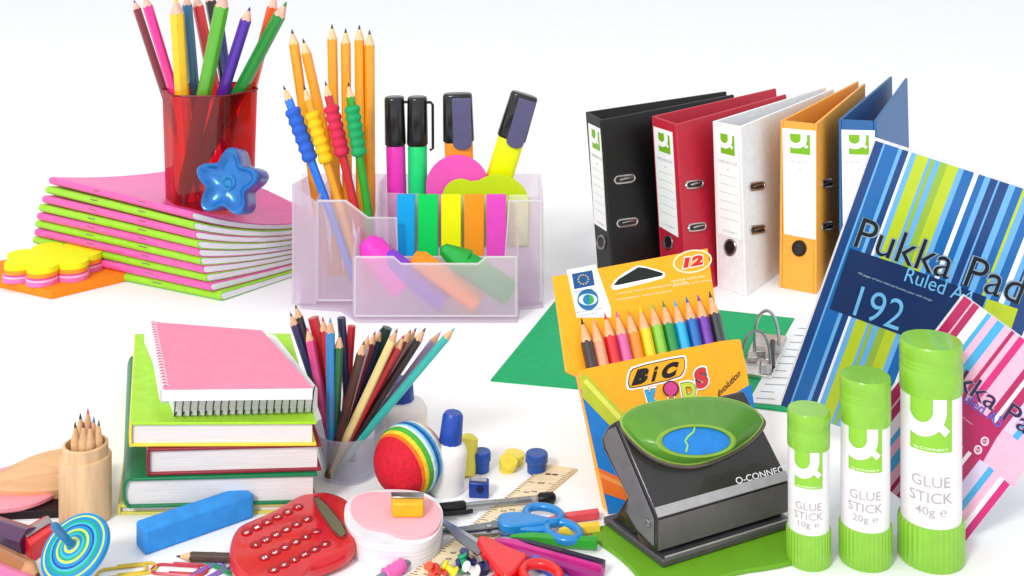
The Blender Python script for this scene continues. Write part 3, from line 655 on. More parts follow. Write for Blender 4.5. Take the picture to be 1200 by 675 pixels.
pot(594, 551, 22, 14, '#ecd43a', 'yellow paint pot with a lid, lying in front of another', (.2, -.3, 1)); pot(602, 543, 24, 12, '#eedb50', 'yellow paint pot behind the first yellow one', (.1, 0, 1))
# small blue sharpener
b = P(561, 584); root = thing('pencil_sharpener', 'small dark blue pencil sharpener between the pots and the biro', 'sharpener', b)
MB().prism([b + V3((-.13, 0, 0)), b + V3((.13, -.02, 0)), b + V3((.13, .14, 0)), b + V3((-.12, .15, 0))], (0, 0, .2)).build('body', mat('#173a94', .35, .5), root, bevel=.02)
MB().lathe(b + V3((.02, -.012, .12)), (0, -1, 0), [(.05, 0), (.045, .012)], 16).build('pencil_hole', mat('#0a1440', .5), root)
MB().prism([b + V3((-.1, .02, .203)), b + V3((.1, .0, .203)), b + V3((.1, .1, .203)), b + V3((-.1, .1, .203))], (0, 0, .015)).build('blade', METAL, root)

# ---- white note stack with pink sheet and yellow sharpener
root = thing('note_stack', 'thick stack of white notes with a pink cloud shaped sheet on top', 'note pad', P(465, 650))
cl = smooth([(410, 592), (416, 581), (436, 576), (452, 578), (470, 576), (496, 580), (514, 592), (518, 608), (510, 624), (490, 630), (468, 629), (452, 621), (430, 618), (414, 606)], 2)
zt_ = .28
m = MB(); cl2 = smooth([(403, 592), (414, 580), (438, 574), (470, 573), (500, 577), (518, 592), (520, 612), (508, 632), (484, 640), (455, 638), (425, 634), (404, 616)], 2)
m.prism([P(x, y, zt_) - V3((0, 0, zt_)) for x, y in cl2], (0, 0, zt_)); m.build('white_sheets', pages('#f1eff1', 24), root, ang=50)
m = MB(); m.prism([P(x, y, zt_+.03) - V3((0, 0, .026)) for x, y in cl], (0, 0, .03)); m.build('pink_sheet', mat('#f7b3bd', .7, .2, .02), root, ang=50)
zb_ = zt_ + .035; a = P(460, 607, zb_)
root = thing('pencil_sharpener', 'yellow pencil sharpener with a metal blade on the pink sheet', 'sharpener', a)
b_, c_, d = P(496, 607, zb_), P(497, 594, zb_), P(458, 594, zb_)
MB().prism([a, b_, c_, d], (0, 0, .17)).build('body', mat('#f5b41c', .4, .4), root, bevel=.02)
q = V3((0, 0, .173)); MB().prism([a*.55+d*.45+q, b_*.6+c_*.4+q, c_*.9+b_*.1+q, d*.9+a*.1+q], (0, 0, .02)).build('blade', METAL, root, bevel=.004)
q = V3((0, 0, .194)); MB().lathe((a+b_+c_+d)/4 + q + V3((0, .05, 0)), (0, 0, 1), [(.022, 0), (.018, .012)], 10).build('screw', STEEL, root)

# ---- ruler
z = .0; r1, r2, r3, r4 = P(640, 545, .02), P(677, 550, .02), P(520, 682, .02), P(470, 682, .02)
root = thing('ruler', 'pale wooden ruler lying slantwise under both pairs of scissors', 'ruler', P(560, 610))
for p_ in (r1, r2, r3, r4): p_.z = .004
m = MB(); m.prism([r1, r2, r3, r4], (0, 0, .03)); m.build('ruler_body', mat('#efdcb6', .5, .3, .06, scale=4, stretch=(1, 3, 1)), root, bevel=.004)
m = MB(); q = V3((0, 0, .0325))
for side in (0, 1):
    A, B = (r1, r4) if side == 0 else (r2, r3); In = (r2-r1).normalized() if side == 0 else (r1-r2).normalized()
    nT = 58
    for k in range(1, nT):
        p_ = A.lerp(B, k/nT); ln = .13 if k % 10 == 0 else (.09 if k % 5 == 0 else .055); d_ = (B-A).normalized()*.006
        m.face([p_ + q - d_, p_ + q + d_, p_ + q + d_ + In*ln, p_ + q - d_ + In*ln])
        if k % 5 == 0:
            vs, fs = text2d(str(k//5), .01); sx = .045*len(str(k//5)); base = p_ + q + In*(ln+.05); dv = -(B-A).normalized()
            m.add([base + dv*(-(x-.5)*sx) * (1 if side == 0 else -1) + In*(y*.07) for x, y in vs], fs)
m.build('scale_marks', mat('#5a4630', .6), root, normals=False)

# ---- biro
A = P(512, 597, .07); B = P(650, 583, .07); u = (B-A).normalized(); L = (B-A).length
root = thing('biro', 'clear ballpoint pen with black cap and black end plug', 'pen', A)
MB().rod(A + u*L*.2, B - u*L*.12, .05, n=8).build('clear_barrel', clear('#f0f0f0', .7, .1, .4, body='#dcdcdc'), root)
MB().rod(A + u*L*.2, B - u*L*.2, .018, n=8).build('ink_tube', mat('#1a1a1a', .4), root)
MB().lathe(A, u, [(.045, 0), (.07, .04), (.075, L*.22), (.06, L*.24)], 16).build('cap', BLACK, root, ang=50)
MB().lathe(B - u*.22, u, [(.05, 0), (.075, .03), (.07, .2), (.04, .23)], 16).build('end_plug', BLACK, root, ang=50)
s_ = V3((.1, -.99, 0)); MB().tube([A + s_*.07 + u*.05, A + s_*.13 + u*.1, A + s_*.14 + u*.35, A + s_*.12 + u*.44], .028, 8).build('clip', BLACK, root)

# ---- scissors
def flat(mb, pts, z0, th, sm=0, mi=0):
    pts = smooth(pts, sm) if sm else pts; mb.prism([P(x, y, z0) for x, y in pts], (0, 0, th), mi)
def ring(mb, cx, cy, rx, ry, r, z, rot=0, n=28):
    c, s = math.cos(math.radians(rot)), math.sin(math.radians(rot))
    mb.tube([P(cx + rx*math.cos(t_)*c - ry*math.sin(t_)*s, cy + rx*math.cos(t_)*s + ry*math.sin(t_)*c, z) for t_ in [2*math.pi*k/n for k in range(n)]], r, 10, closed=True)
root = thing('scissors', 'scissors with blue plastic handles lying across the ruler', 'scissors', P(590, 620), 'scissors')
m = MB(); flat(m, [(508, 623), (512, 629), (545, 628), (590, 625), (588, 612), (560, 615), (540, 620)], .1, .02); m.build('blade', METAL, root, bevel=.004)
m = MB(); flat(m, [(508, 622), (530, 620), (560, 616), (586, 611), (590, 618), (550, 623)], .125, .02); m.build('blade', STEEL, root, bevel=.004)
m = MB(); m.lathe(P(573, 618, .15), (0, 0, 1), [(.035, 0), (.03, .02)], 14); m.build('pivot', METAL, root)
hb = mat('#1585cf', .3, .5, .05, coat=.3)
m = MB(); flat(m, [(583, 612), (600, 609), (616, 610), (634, 614), (646, 616), (642, 622), (622, 624), (600, 627), (584, 625)], .08, .11, 1); ring(m, 637, 603, 21, 9, .05, .14, 8); m.build('handle', hb, root, bevel=.03, ang=50)
m = MB(); flat(m, [(584, 618), (615, 618), (634, 620), (644, 627), (636, 631), (600, 628), (586, 629)], .05, .11, 1); ring(m, 660, 623, 20, 10, .055, .12, 14); m.build('handle', hb, root, bevel=.03, ang=50)
root = thing('scissors', 'scissors with red plastic handles at the bottom edge', 'scissors', P(590, 655), 'scissors')
m = MB(); flat(m, [(513, 609), (517, 608), (545, 624), (570, 639), (560, 650), (536, 632)], .16, .02); m.build('blade', METAL, root, bevel=.004)
m = MB(); flat(m, [(515, 612), (540, 625), (568, 644), (560, 652), (538, 636)], .185, .02); m.build('blade', STEEL, root, bevel=.004)
hr = mat('#e3141c', .3, .5, .05, coat=.3)
m = MB(); flat(m, [(561, 638), (574, 640), (592, 650), (610, 657), (620, 660), (612, 672), (600, 684), (590, 688), (578, 672), (558, 648)], .12, .12, 1); ring(m, 634, 674, 22, 13, .06, .17, 12); m.build('handle', hr, root, bevel=.03, ang=50)
m = MB(); ring(m, 598, 696, 24, 14, .06, .12, 40); m.build('handle', hr, root, ang=50)

# ---- felt pens and crayons at the right end of the pile
G = 'felt pens fanned out beside the scissors'
def pen(p0, p1, r, hx, label, z=None, capx=None):
    z = r if z is None else z; A = P(*p0, z); B = P(*p1, z); u = (B-A).normalized(); L = (B-A).length
    root = thing('felt_pen', label, 'felt pen', A, G)
    MB().lathe(A, u, [(r*.35, 0), (r*.6, .05), (r*.98, .24), (r, .3), (r, L*.55)], 6, ph=.3).build('cap', mat(hx, .3, .5, coat=.3), root, ang=40)
    MB().lathe(A + u*L*.55, u, [(r*.985, 0), (r*.985, L*.45)], 6, ph=.3).build('barrel', mat(capx or hx, .35, .4), root)
pen((640, 610), (701, 602), .065, '#e2505a', 'coral red felt pen pointing right above the blue scissors'); pen((655, 622), (702, 618), .07, '#efc838', 'yellow felt pen beside the blue scissors')
pen((598, 630), (700, 637), .075, '#2b9a2a', 'green felt pen below the blue scissors', .09)
pen((580, 634), (707, 667), .078, '#c32a86', 'magenta felt pen lying below the green one', .1); pen((600, 632), (708, 661), .05, '#241830', 'dark felt pen with black barrel alongside the magenta one', .15)
pen((588, 645), (705, 679), .07, '#9b1f74', 'purple felt pen beneath the magenta one', .07)
pen((612, 648), (668, 684), .07, '#3d5fc4', 'blue felt pen at the bottom edge', .07)
# ---- push pins, pink grip pen
for i, (px, py, hx, n_) in enumerate([(553, 662, '#1a1f5c', 'navy'), (569, 659, '#1a8a58', 'dark green'), (546, 668, '#12a070', 'green'), (533, 672, '#e9dc2a', 'yellow'), (517, 673, '#d4362e', 'red'), (558, 671, '#f0f0f0', 'white'), (565, 667, '#20285c', 'deep blue'), (541, 661, '#1c2c66', 'ink blue'), (508, 676, '#e0562e', 'orange')]):
    C = P(px, py, .05); a_ = V3((random.uniform(-1, 1), random.uniform(-.6, .2), .7)).normalized(); root = thing('push_pin', f'{n_} push pin in the little heap at the bottom edge', 'push pin', C, 'push pins')
    MB().lathe(C, a_, [(.075, 0), (.08, .02), (.04, .04), (.035, .12), (.06, .15), (.055, .17)], 16).build('head', mat(hx, .25, .5, coat=.4), root, ang=40)
    MB().rod(C, C - a_*.1, .008, .003, 6).build('needle', METAL, root)
A = P(425, 690, .07); B = P(490, 652, .07); u = (B-A).normalized(); L = (B-A).length
root = thing('mechanical_pencil', 'grey mechanical pencil with a pink ribbed grip', 'pen', A)
MB().lathe(A, u, [(.05, 0), (.05, L*.8), (.02, L)], 14).build('barrel', mat('#8a8c98', .3, .5, metal=.5), root)
MB().lathe(A, u, [(.06, L*.38), (.085, L*.4), (.07, L*.45), (.085, L*.5), (.07, L*.55), (.085, L*.6), (.07, L*.65), (.085, L*.7), (.06, L*.73)], 18).build('grip', mat('#ea6ab4', .5), root, ang=70)

# ================================================================== RIGHT HALF
GRN = mat('#7cb81e', .5, .2, .02); LBL = mat('#fbfbfb', .6, .15, .0); GREYTXT = mat('#b9bcc0', .7, .1)
ZT = 3.14
def binder(cname, hx, A, B, C, Cb, Bb, label, lab, holes, ringh, edge=None, kC=.92):
    a, b, c, cb = P(*A, ZT), P(*B, ZT), P(*C, ZT), P(*Cb, ZT)
    c = b + (c-b)*kC; cb = a + (cb-a)*kC
    sh = P(*Bb, 0) - b; th = .055
    root = thing('lever_arch_file', label, 'ring binder', V3((b.x+sh.x, b.y+sh.y, 0)), 'lever arch files standing in a row')
    M = mat(hx, .5, .35, .04, .12, 90)
    def wallp(p, q, into, nm, mm=M):
        n_ = V3(((q-p).y, -(q-p).x, 0)).normalized()
        if n_.dot(into) < 0: n_ = -n_
        m = MB(); m.prism([p, q, q+sh, p+sh], n_*th); return m.build(nm, mm, root, bevel=.012)
    mid = (a+b+c+cb)/4
    u = (b-a).normalized()
    cvo = wallp(b, c, mid-b, 'cover')
    wallp(a, cb, mid-a, 'cover')
    wallp(a + u*.058, b - u*.058, mid-(a+b)/2, 'spine')
    # inside lever plate
    fs = Frame(b, c-b, sh); fp = Frame(a, b-a, sh)
    for (x, y, wd) in ringh:
        m = MB(); pts = []
        for k in range(24):
            t_ = 2*math.pi*k/24; cx_ = math.copysign(wd*.62, math.cos(t_)) if abs(math.cos(t_)) > .01 else 0
            pts.append((x + cx_ + wd*.38*math.cos(t_), y - (cx_ + wd*.38*math.cos(t_))*.12 - 4.2*math.sin(t_)))
        m.tube([fs.hit(px, py, .01) for px, py in pts], .022, 6, closed=True); m.build('ring_slot', mat('#c9c5c2', .25, .5, metal=.9), cvo)
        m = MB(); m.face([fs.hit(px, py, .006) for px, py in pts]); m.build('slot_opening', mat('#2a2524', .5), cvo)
        m = MB(); m.tube([fs.hit(x - wd*.5, y+1, .015), fs.hit(x + wd*.1, y-1.0, .03), fs.hit(x+wd*.75, y-2, .015)], .02, 6); m.build('ring_wire', METAL, cvo)
    tl, tr, br, bl = lab
    m = MB(); m.prism([fp.hit(*p_, .004) for p_ in lab], fp.N*.008); lbo = m.build('spine_label', LBL, root)
    # label print
    Lp = [fp.hit(*p_, .016) for p_ in lab]; ex = (Lp[1]-Lp[0]); ey = (Lp[3]-Lp[0])
    mm = MB(); s = .62
    wl = ex.length; hl = ey.length
    def lf(x, y, off):   # logo plate near the top
        return Lp[0] + ex*(.22 + .6*x) + ey*(.045 + .19*(1 - y/1.18)) + fp.N*off
    logo(mm, lf, 0, 1, 0, .004); mm.build('label_logo', [GRN, LBL], lbo, normals=False)
    mm = MB()
    for k in range(6): 
        y = .44 + .08*k; mm.face([Lp[0] + ex*.12 + ey*y, Lp[0] + ex*.88 + ey*y, Lp[0] + ex*.88 + ey*(y+.004), Lp[0] + ex*.12 + ey*(y+.004)]); mm.build('writing_line', GREYTXT, lbo, normals=False); mm = MB()
    mm.face([Lp[0] + ex*.46 + ey*.375, Lp[0] + ex*.54 + ey*.375, Lp[0] + ex*.54 + ey*.385, Lp[0] + ex*.46 + ey*.385]); mm.build('writing_line', GREYTXT, lbo, normals=False); mm = MB()
    vs, f_ = text2d('LEVER ARCH FILE', .01); mm.add([Lp[0] + ex*(.1+.8*x) + ey*(.325-.028*y) for x, y in vs], f_); mm.build('label_print', GREYTXT, lbo, normals=False); mm = MB()
    vs, f_ = text2d('Q-CONNECT', .01); mm.add([Lp[0] + ex*(.2+.6*x) + ey*(.97-.022*y) for x, y in vs], f_)
    mm.build('label_print', GREYTXT, lbo, normals=False)
    if holes:
        x, y, rx, ry = holes; pts = [(x + rx*math.cos(t_), y + ry*math.sin(t_)) for t_ in [2*math.pi*k/24 for k in range(24)]]
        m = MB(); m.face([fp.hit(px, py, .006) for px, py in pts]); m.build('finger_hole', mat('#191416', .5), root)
        m = MB(); m.tube([fp.hit(px, py, .01) for px, py in pts], .022, 6, closed=True); m.build('hole_rim', mat('#8d8884' if cname in ('black', 'white', 'red') else '#4a3020', .3, .5, metal=.8), root)
    return root
binder('black', '#0a0c0e', (686, 131), (704.5, 141), (872, 108.5), (862, 105), (722, 352), 'black lever arch file, leftmost of the row', [(689.5, 144), (704, 151), (711, 271), (697, 262)], (704.5, 284, 4.6, 7.5), [(732, 210, 12), (735, 261, 12)])
binder('red', '#c11f38', (763.6, 136), (793, 146), (931, 108), (918, 101), (807, 352), 'red lever arch file between the black and the white one', [(766, 148), (788, 155), (795, 278), (773, 265)], (783, 284, 5, 7.5), [(814, 216, 10), (817, 266, 10)])
binder('white', '#ececee', (835, 142), (868, 148.5), (985, 101), (975, 99), (875, 348), 'white lever arch file standing third in the row', [(838, 149), (865, 155), (869, 282), (842, 273)], (855.5, 290, 6.5, 9), [(887, 218, 9), (888, 269, 9)])
binder('orange', '#f2a73c', (914.6, 141), (957, 145.5), (1018, 94.5), (1010, 92), (957, 345), 'orange lever arch file beside the blue one', [(917, 150), (956, 153.5), (956, 281), (919, 274)], (936.5, 291, 7.5, 8.5), [(969.5, 215, 6), (969.5, 265, 6)])
binder('blue', '#1c5f9c', (982.6, 140), (1027, 142), (1066, 88), (1047, 86), (1030, 343), 'blue lever arch file at the right end, its covers spread', [(986, 152), (1025, 153), (1025, 279), (988, 276)], None, [])

# ---- green open folder on the ground with lever mechanism
gz = .03
root = thing('open_folder', 'flat green folder lying open behind the pencil box, with lever arch rings', 'folder', P(760, 420))
m = MB(); m.prism([P(575, 447), P(658, 345), P(925, 374), P(1010, 385), P(990, 492), P(800, 468)], (0, 0, gz)); m.build('green_board', mat('#14a767', .6, .25, .05), root)
m = MB(); m.prism([P(x, y, gz) + V3((0, 0, .003)) for x, y in [(935, 368), (985, 378), (962, 480), (877, 472)]], (0, 0, .012)); m.build('index_sheet', mat('#eceef0', .6, .2, .02), root)
frz = Frame(V3((0, 0, gz + .017)), V3((1, 0, 0)), V3((0, 1, 0)))
m = MB()
for k in range(11):
    y = 384 + k*8.2; x0 = 936 - k*5.0; m.face([frz.hit(x0, y), frz.hit(x0+16+ (k % 3)*6, y+1.2), frz.hit(x0+16+(k % 3)*6, y+2.2), frz.hit(x0, y+1)]); m.build('sheet_line', mat('#9aa0a8', .7), root, normals=False); m = MB()
m = MB(); m.prism([P(866, 441, gz), P(905, 446, gz), P(922, 398, gz), P(886, 394, gz)], (0, 0, .07)); m.build('metal_plate', mat('#e2e0de', .3, .5, .12, metal=.9, scale=12), root, bevel=.015)
m = MB(); q0, q1 = P(884, 410, .1), P(913, 412, .1); zt1 = H - (363-HZ)*q0.y/F
arc = [q0.lerp(q1, (1-math.cos(t_))/2) + V3((0, 0, (zt1-.1)*math.sin(t_)**.7 if math.sin(t_) > 0 else 0)) for t_ in [math.pi*k/16 for k in range(17)]]
m.tube(arc, .028, 8); m.build('ring', METAL, root)
m = MB(); q0, q1 = P(868, 440, .1), P(903, 436, .1); zt1 = H - (389-HZ)*q0.y/F
arc = [q0.lerp(q1, (1-math.cos(t_))/2) + V3((0, 0, (zt1-.1)*math.sin(t_)**.7 if math.sin(t_) > 0 else 0)) for t_ in [math.pi*k/16 for k in range(17)]]
m.tube(arc, .022, 8); m.build('ring', STEEL, root)
for (x, y) in [(879, 422), (889, 415), (900, 425), (895, 436), (908, 412)]:
    b = P(x, y, gz+.07); MB().prism([b + V3((-.09, -.1, 0)), b + V3((.08, -.12, 0)), b + V3((.1, .1, 0)), b + V3((-.05, .14, 0))], (.03, 0, random.uniform(.08, .2))).build('lever_bracket', mat('#c6c3c2', .25, .5, .2, metal=.9, scale=20), root, bevel=.012)
b = P(905, 430, .15); MB().tube([b, b + V3((.05, .25, .15)), b + V3((.13, .55, .2))], .05, 8).build('lever', mat('#3a2f2f', .3, .5), root)

# ---- box of pencils (orange card box)
def solveY(px, py, A, u, g0, g1):           # depth along the ray at which (X - A) is perpendicular to u
    d = V3(((px-600)/F, 1, -(py-HZ)/F)); cam_ = V3((0, 0, H))
    return ((A - cam_).dot(u) / d.dot(u)) * 1.0
BL = P(713, 603); BR = P(899, 571); ub = BR-BL
Yt = solveY(652, 318, BL, ub, 0, 0); TL = PD(652, 318, Yt)
bf = Frame(BL, ub, TL-BL)
boxmat = mat('#fdae1d', .4, .35, .03)
root = thing('pencil_box', 'orange card box of twelve coloured pencils, its front cut open', 'pencil box', BL)
back = [(652, 318), (835, 285), (840, 320), (849, 383), (856, 402), (866, 398), (872, 425), (885, 571), (728, 600), (690, 440), (668, 430)]
bk = -.34
m = MB(); m.prism([bf.hit(*p_, 0) + bf.N*-.19 for p_ in back], bf.N*-.05); m.build('back_panel', boxmat, root, bevel=.01)
Lw = [(678, 434), (690, 431), (846, 399), (868, 397), (874, 425), (899, 571), (713, 603)]
m = MB(); m.prism([bf.hit(*p_, 0) - bf.N*.17 for p_ in Lw], bf.N*.17); slo = m.build('front_sleeve', boxmat, root, bevel=.015)
def patch(mb, pts, off=.004, sm=0, mi=0, fr=bf):
    pts = smooth(pts, sm) if sm else pts; mb.face([fr.hit(*p_, off) for p_ in pts], mi)
bfb = Frame(BL - bf.N*.19, ub, TL-BL)       # surface of the back panel
m = MB(); patch(m, [(664, 316.5), (698, 310), (716, 362), (716, 372), (676, 372)], .003, fr=bfb); m.build('white_panel', LBL, root, normals=False)
# flag with ring of stars
m = MB(); patch(m, [(670, 321), (694, 316.5), (697, 334), (673, 339)], .006, fr=bfb); m.build('flag_print', mat('#15508f', .5), root, normals=False)
m = MB()
for k in range(12):
    t_ = 2*math.pi*k/12; cx_, cy_ = 683.5 + 6*math.cos(t_), 327.5 + 5.4*math.sin(t_)
    patch(m, [(cx_ + (1.3 if j % 2 == 0 else .55)*math.sin(math.pi*j/5), cy_ - (1.3 if j % 2 == 0 else .55)*math.cos(math.pi*j/5)) for j in range(10)], .009, fr=bfb)
m.build('flag_stars', mat('#e8d040', .5), root, normals=False)
m = MB(); patch(m, circ(689, 351, 12.5)[:-1], .006, fr=bfb); m.build('eco_mark', mat('#1d6ea8', .5), root, normals=False)
m = MB(); patch(m, [(689 + 11*math.cos(t_), 351 + 6.8*math.sin(t_)) for t_ in [2*math.pi*k/24 for k in range(24)]], .009, fr=bfb); m.build('eco_mark', mat('#d9eef4', .5), root, normals=False)
m = MB(); patch(m, circ(689, 351, 6)[:-1], .012, fr=bfb); m.build('eco_mark', mat('#1a7fae', .5), root, normals=False)
m = MB(); patch(m, circ(690.5, 351, 5.6, -90, 90), .015, fr=bfb); m.build('eco_mark', mat('#3aa552', .5), root, normals=False)
m = MB()
for (bl_, w_, t_) in [((673, 343.5), 22, 'MADE IN EUROPE'), ((676, 367), 30, 'ecolutions'), ((679, 371), 20, 'recycled')]:
    ptext(m, t_, bfb, bl_, (bl_[0]+w_, bl_[1]-w_*.16), (bl_[0]-.4, bl_[1]-2.4), .006)
m.build('small_print', mat('#2a5a8a', .6), root, normals=False)
m = MB(); patch(m, [(716, 335), (722, 326), (746, 311), (751, 311), (778, 318), (780, 323), (776, 327), (722, 340), (717, 339)], .004, 1, fr=bfb); m.build('hanger_outline', LBL, root, normals=False)
m = MB(); patch(m, [(719, 334), (725, 327), (748, 313), (757, 314), (777, 320), (776, 323), (724, 334)], .008, 0, fr=bfb); m.build('hanger_hole', mat('#161a1c', .6), root, normals=False)
m = MB()
for t0, r_ in ((0, 0),):
    m.tube([bfb.hit(811.5 + 22*math.cos(t_)*.985 + 12*math.sin(t_)*.17, 306.5 + 12.5*math.sin(t_) - 22*math.cos(t_)*.17, .006) for t_ in [2*math.pi*k/40 for k in range(40)]], .014, 5, closed=True)
m.build('number_ring', mat('#fdf1c8', .5), root)
m = MB(); ptext(m, '12', bfb, (799, 316), (827, 310.5), (796, 302), .006, bold=.09, shear=.25); m.build('number_print', LBL, root, normals=False)
m = MB(); ptext(m, '12', bfb, (800.5, 314.5), (826, 309.5), (797.5, 303), .01, bold=.06, shear=.25); m.build('number_print', mat('#d8201c', .5), root, normals=False)
m = MB()
for (x, y, w_, t_) in [(722, 346, 84, 'crayons de couleur  coloured pencils  Buntstifte'), (722, 353, 66, 'kleurpotloden  lapices de colores'), (788, 337, 46, 'ultra solide  extra strong'), (787, 331, 40, 'matite colorate')]:
    ptext(m, t_, bfb, (x, y), (x+w_, y-w_*.165), (x-.5, y-3), .005)
m.build('small_print', mat('#fff3cf', .6), root, normals=False)
# pencils showing
pcs = [('#3a2b2c', 'black'), ('#f0a07c', 'peach'), ('#e0242c', 'red'), ('#d8609c', 'pink'), ('#f58a2c', 'orange'), ('#f6d21a', 'yellow'), ('#8cc63a', 'light green'), ('#1f8c3c', 'dark green'), ('#22aee0', 'sky blue'), ('#1567b8', 'blue'), ('#7038a8', 'purple'), ('#2d333a', 'charcoal')]
mid_off = -.09
for i, (hx, n_) in enumerate(pcs):
    tx = 681 + i*13.65; ty = [372, 372, 366, 364, 362, 358, 354, 352, 351, 347, 345, 341][i]
    bx_, by_ = tx + 18, ty + 82
    A = bf.hit(tx, ty, mid_off); B = bf.hit(bx_, by_, mid_off)
    pencil(A, B, .086, hx, f'{n_} pencil in the orange card box', 'twelve pencils in the orange box', lead=hx, woodc='#e9b183', cone=4.0)
# sleeve artwork
m = MB(); patch(m, smooth([(735, 436), (742, 428), (800, 415.5), (805, 418), (804.5, 436), (797, 445), (742, 457.5), (733, 456)], 1), .004); m.build('logo_outline', LBL, slo, normals=False)
m = MB(); patch(m, smooth([(737, 437), (743, 430), (799, 417.5), (803, 420), (802.5, 435), (796, 443), (743, 455.5), (735.5, 454)], 1), .007); m.build('logo_outline', mat('#5a3a10', .5), slo, normals=False)
m = MB(); patch(m, smooth([(738, 438), (744, 431), (799, 418.7), (802, 421), (801.5, 434.5), (795, 442), (743, 454.3), (737, 453)], 1), .010); m.build('logo_plate', boxmat, slo, normals=False)
m = MB()
ptext(m, 'B', bf, (739.5, 452.5), (759, 448.5), (741.5, 434), .014, bold=.085, shear=.25); ptext(m, 'i', bf, (763, 447.8), (770, 446.3), (764.6, 430), .014, bold=.085, shear=.25); ptext(m, 'C', bf, (775, 445), (795, 440.5), (776, 427), .014, bold=.085, shear=.25)
m.build('brand_print', mat('#0c0c0c', .4), slo, normals=False)
def letter(t_, bl_, br_, tl_, hx, bold=.06):
    m = MB(); 
    e = 1.6; ptext(m, t_, bf, (bl_[0]-e, bl_[1]+e), (br_[0]+e, br_[1]+e*.6), (tl_[0]-e, tl_[1]-e), .013, bold=bold+.05); m.build('letter_halo', LBL, slo, normals=False)
    m = MB(); ptext(m, t_, bf, bl_, br_, tl_, .018, bold=bold+.03); m.build('letter_shadow', mat('#222a40', .5), slo, normals=False)
    m = MB(); ptext(m, t_, bf, (bl_[0]+.6, bl_[1]-.6), (br_[0]-.6, br_[1]-.6), (tl_[0]+.6, tl_[1]+.8), .022, bold=bold); m.build('letter_print', mat(hx, .4), slo, normals=False)
letter('K', (762, 480), (777, 477), (755, 457), '#2ea6d6'); letter('D', (801, 470), (818, 466), (797, 449), '#c9d83a'); letter('S', (817, 458), (832, 452), (812, 434), '#d8303a')
letter('i', (785, 474), (791, 473), (782, 456), '#d8682c')
m = MB(); patch(m, circ(786, 455.5, 9.4)[:-1], .02); m.build('letter_dot', mat('#3a1030', .5), slo, normals=False)
m = MB(); patch(m, circ(786, 455.5, 7.8)[:-1], .024); m.build('letter_dot', mat('#d8408c', .4), slo, normals=False)
m = MB(); ptext(m, 'évolution', bf, (842, 466), (868, 440), (840, 458), .006, bold=.02, shear=.2); m.build('series_print', mat('#3a3424', .5), slo, normals=False)
m = MB(); patch(m, [(880, 450), (899, 571), (870, 576), (845, 472), (856, 464)], .004); m.build('blue_print', mat('#1678c8', .5), slo, normals=False); m = MB(); patch(m, [(680.5, 445+11), (713, 603), (790, 590), (760, 520)], .004); m.build('blue_print', mat('#1678c8', .5), slo, normals=False)
m = MB(); patch(m, [(679.5, 442), (685, 437), (732, 486), (760, 530), (735, 520), (683, 466)], .009); m.build('pencil_print', mat('#b9c22c', .5), slo, normals=False)
m = MB(); patch(m, [(683, 447), (688, 444), (730, 490), (724, 492)], .012); m.build('pencil_print', mat('#dfe05a', .5), slo, normals=False)
m = MB(); patch(m, [(700.5, 548), (760, 575), (760, 596), (708, 578)], .009); m.build('pencil_print', mat('#f07428', .5), slo, normals=False)
m = MB(); patch(m, [(701.5, 553), (760, 580), (760, 585), (703, 559)], .012); m.build('pencil_print', mat('#f59a50', .5), slo, normals=False)

# ---- hole punch
O = P(777, 672); Ru = P(923, 626) - O; u = Ru.normalized(); wv = V3((-u.y, u.x, 0)); wv = wv if wv.y > 0 else -wv
wv = (wv*.85 + V3((-.5, .3, 0))*.25).normalized()
LP = Ru.length * 1.06
ps = Frame(O, wv, V3((0, 0, 1)))            # left end plane
root = thing('hole_punch', 'dark grey two hole punch with a green press lid and green base mat', 'hole punch', O)
def sec(px, py, s=0.0):
    fr = Frame(O + u*s, wv, V3((0, 0, 1))); return fr.hit(px, py)
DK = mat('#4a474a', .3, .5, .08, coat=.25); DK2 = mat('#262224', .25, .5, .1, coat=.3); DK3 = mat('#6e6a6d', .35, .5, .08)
# green mat
gm = smooth([(692, 632), (694, 624), (715, 618), (905, 600), (940, 622), (958, 650), (925, 666), (850, 676), (800, 700), (755, 690), (734, 662)], 2)
m = MB(); m.prism([P(x, y, .0) + V3((0, 0, .003)) for x, y in gm], (0, 0, .05)); m.build('base_mat', mat('#6ba61f', .5, .3, .04), root, bevel=.012)
# base body
w1 = 1.0
bq = [O + V3((0, 0, .055)), O + u*LP + V3((0, 0, .055)), O + u*LP + wv*1.15 + V3((0, 0, .055)), O + wv*1.15 + V3((0, 0, .055))]
m = MB(); m.prism(bq, (0, 0, .09)); m.build('base', DK, root, bevel=.02)
m = MB(); m.tube([O + u*.05 + V3((0, 0, .155)) + wv*.03, O + u*LP + V3((0, 0, .155)) + wv*.03], .014, 6); m.build('base_trim', mat('#b5b2ae', .3, .5, metal=.7), root)
m = MB(); q = V3((0, 0, .147)); m.prism([O + u*.25 + wv*.22 + q, O + u*LP + wv*.22 + q, O + u*LP + wv*.95 + q, O + u*.25 + wv*.95 + q], (0, 0, .1)); m.build('die_block', DK2, root, bevel=.02)
m = MB(); q = V3((0, 0, .249)); m.prism([O + u*.5 + wv*.3 + q, O + u*1.3 + wv*.3 + q, O + u*1.3 + wv*.62 + q, O + u*.5 + wv*.62 + q], (0, 0, .05)); m.build('die_plate', DK3, root, bevel=.01)
for s_ in (.45, 1.35):
    m = MB(); m.rod(O + u*s_ + wv*.55 + V3((0, 0, .25)), O + u*s_ + wv*.55 + V3((0, 0, .6)), .05, n=16); m.build('punch_pin', METAL, root)
# side bracket left: sloping arm down to base at the rear
m = MB(); arm = [(735, 583), (720, 607), (697, 622), (700, 634), (722, 640), (745, 625), (757, 600)]
m.prism([sec(x, y, .06) for x, y in arm], u*.05); m.build('side_bracket', DK2, root, bevel=.01)
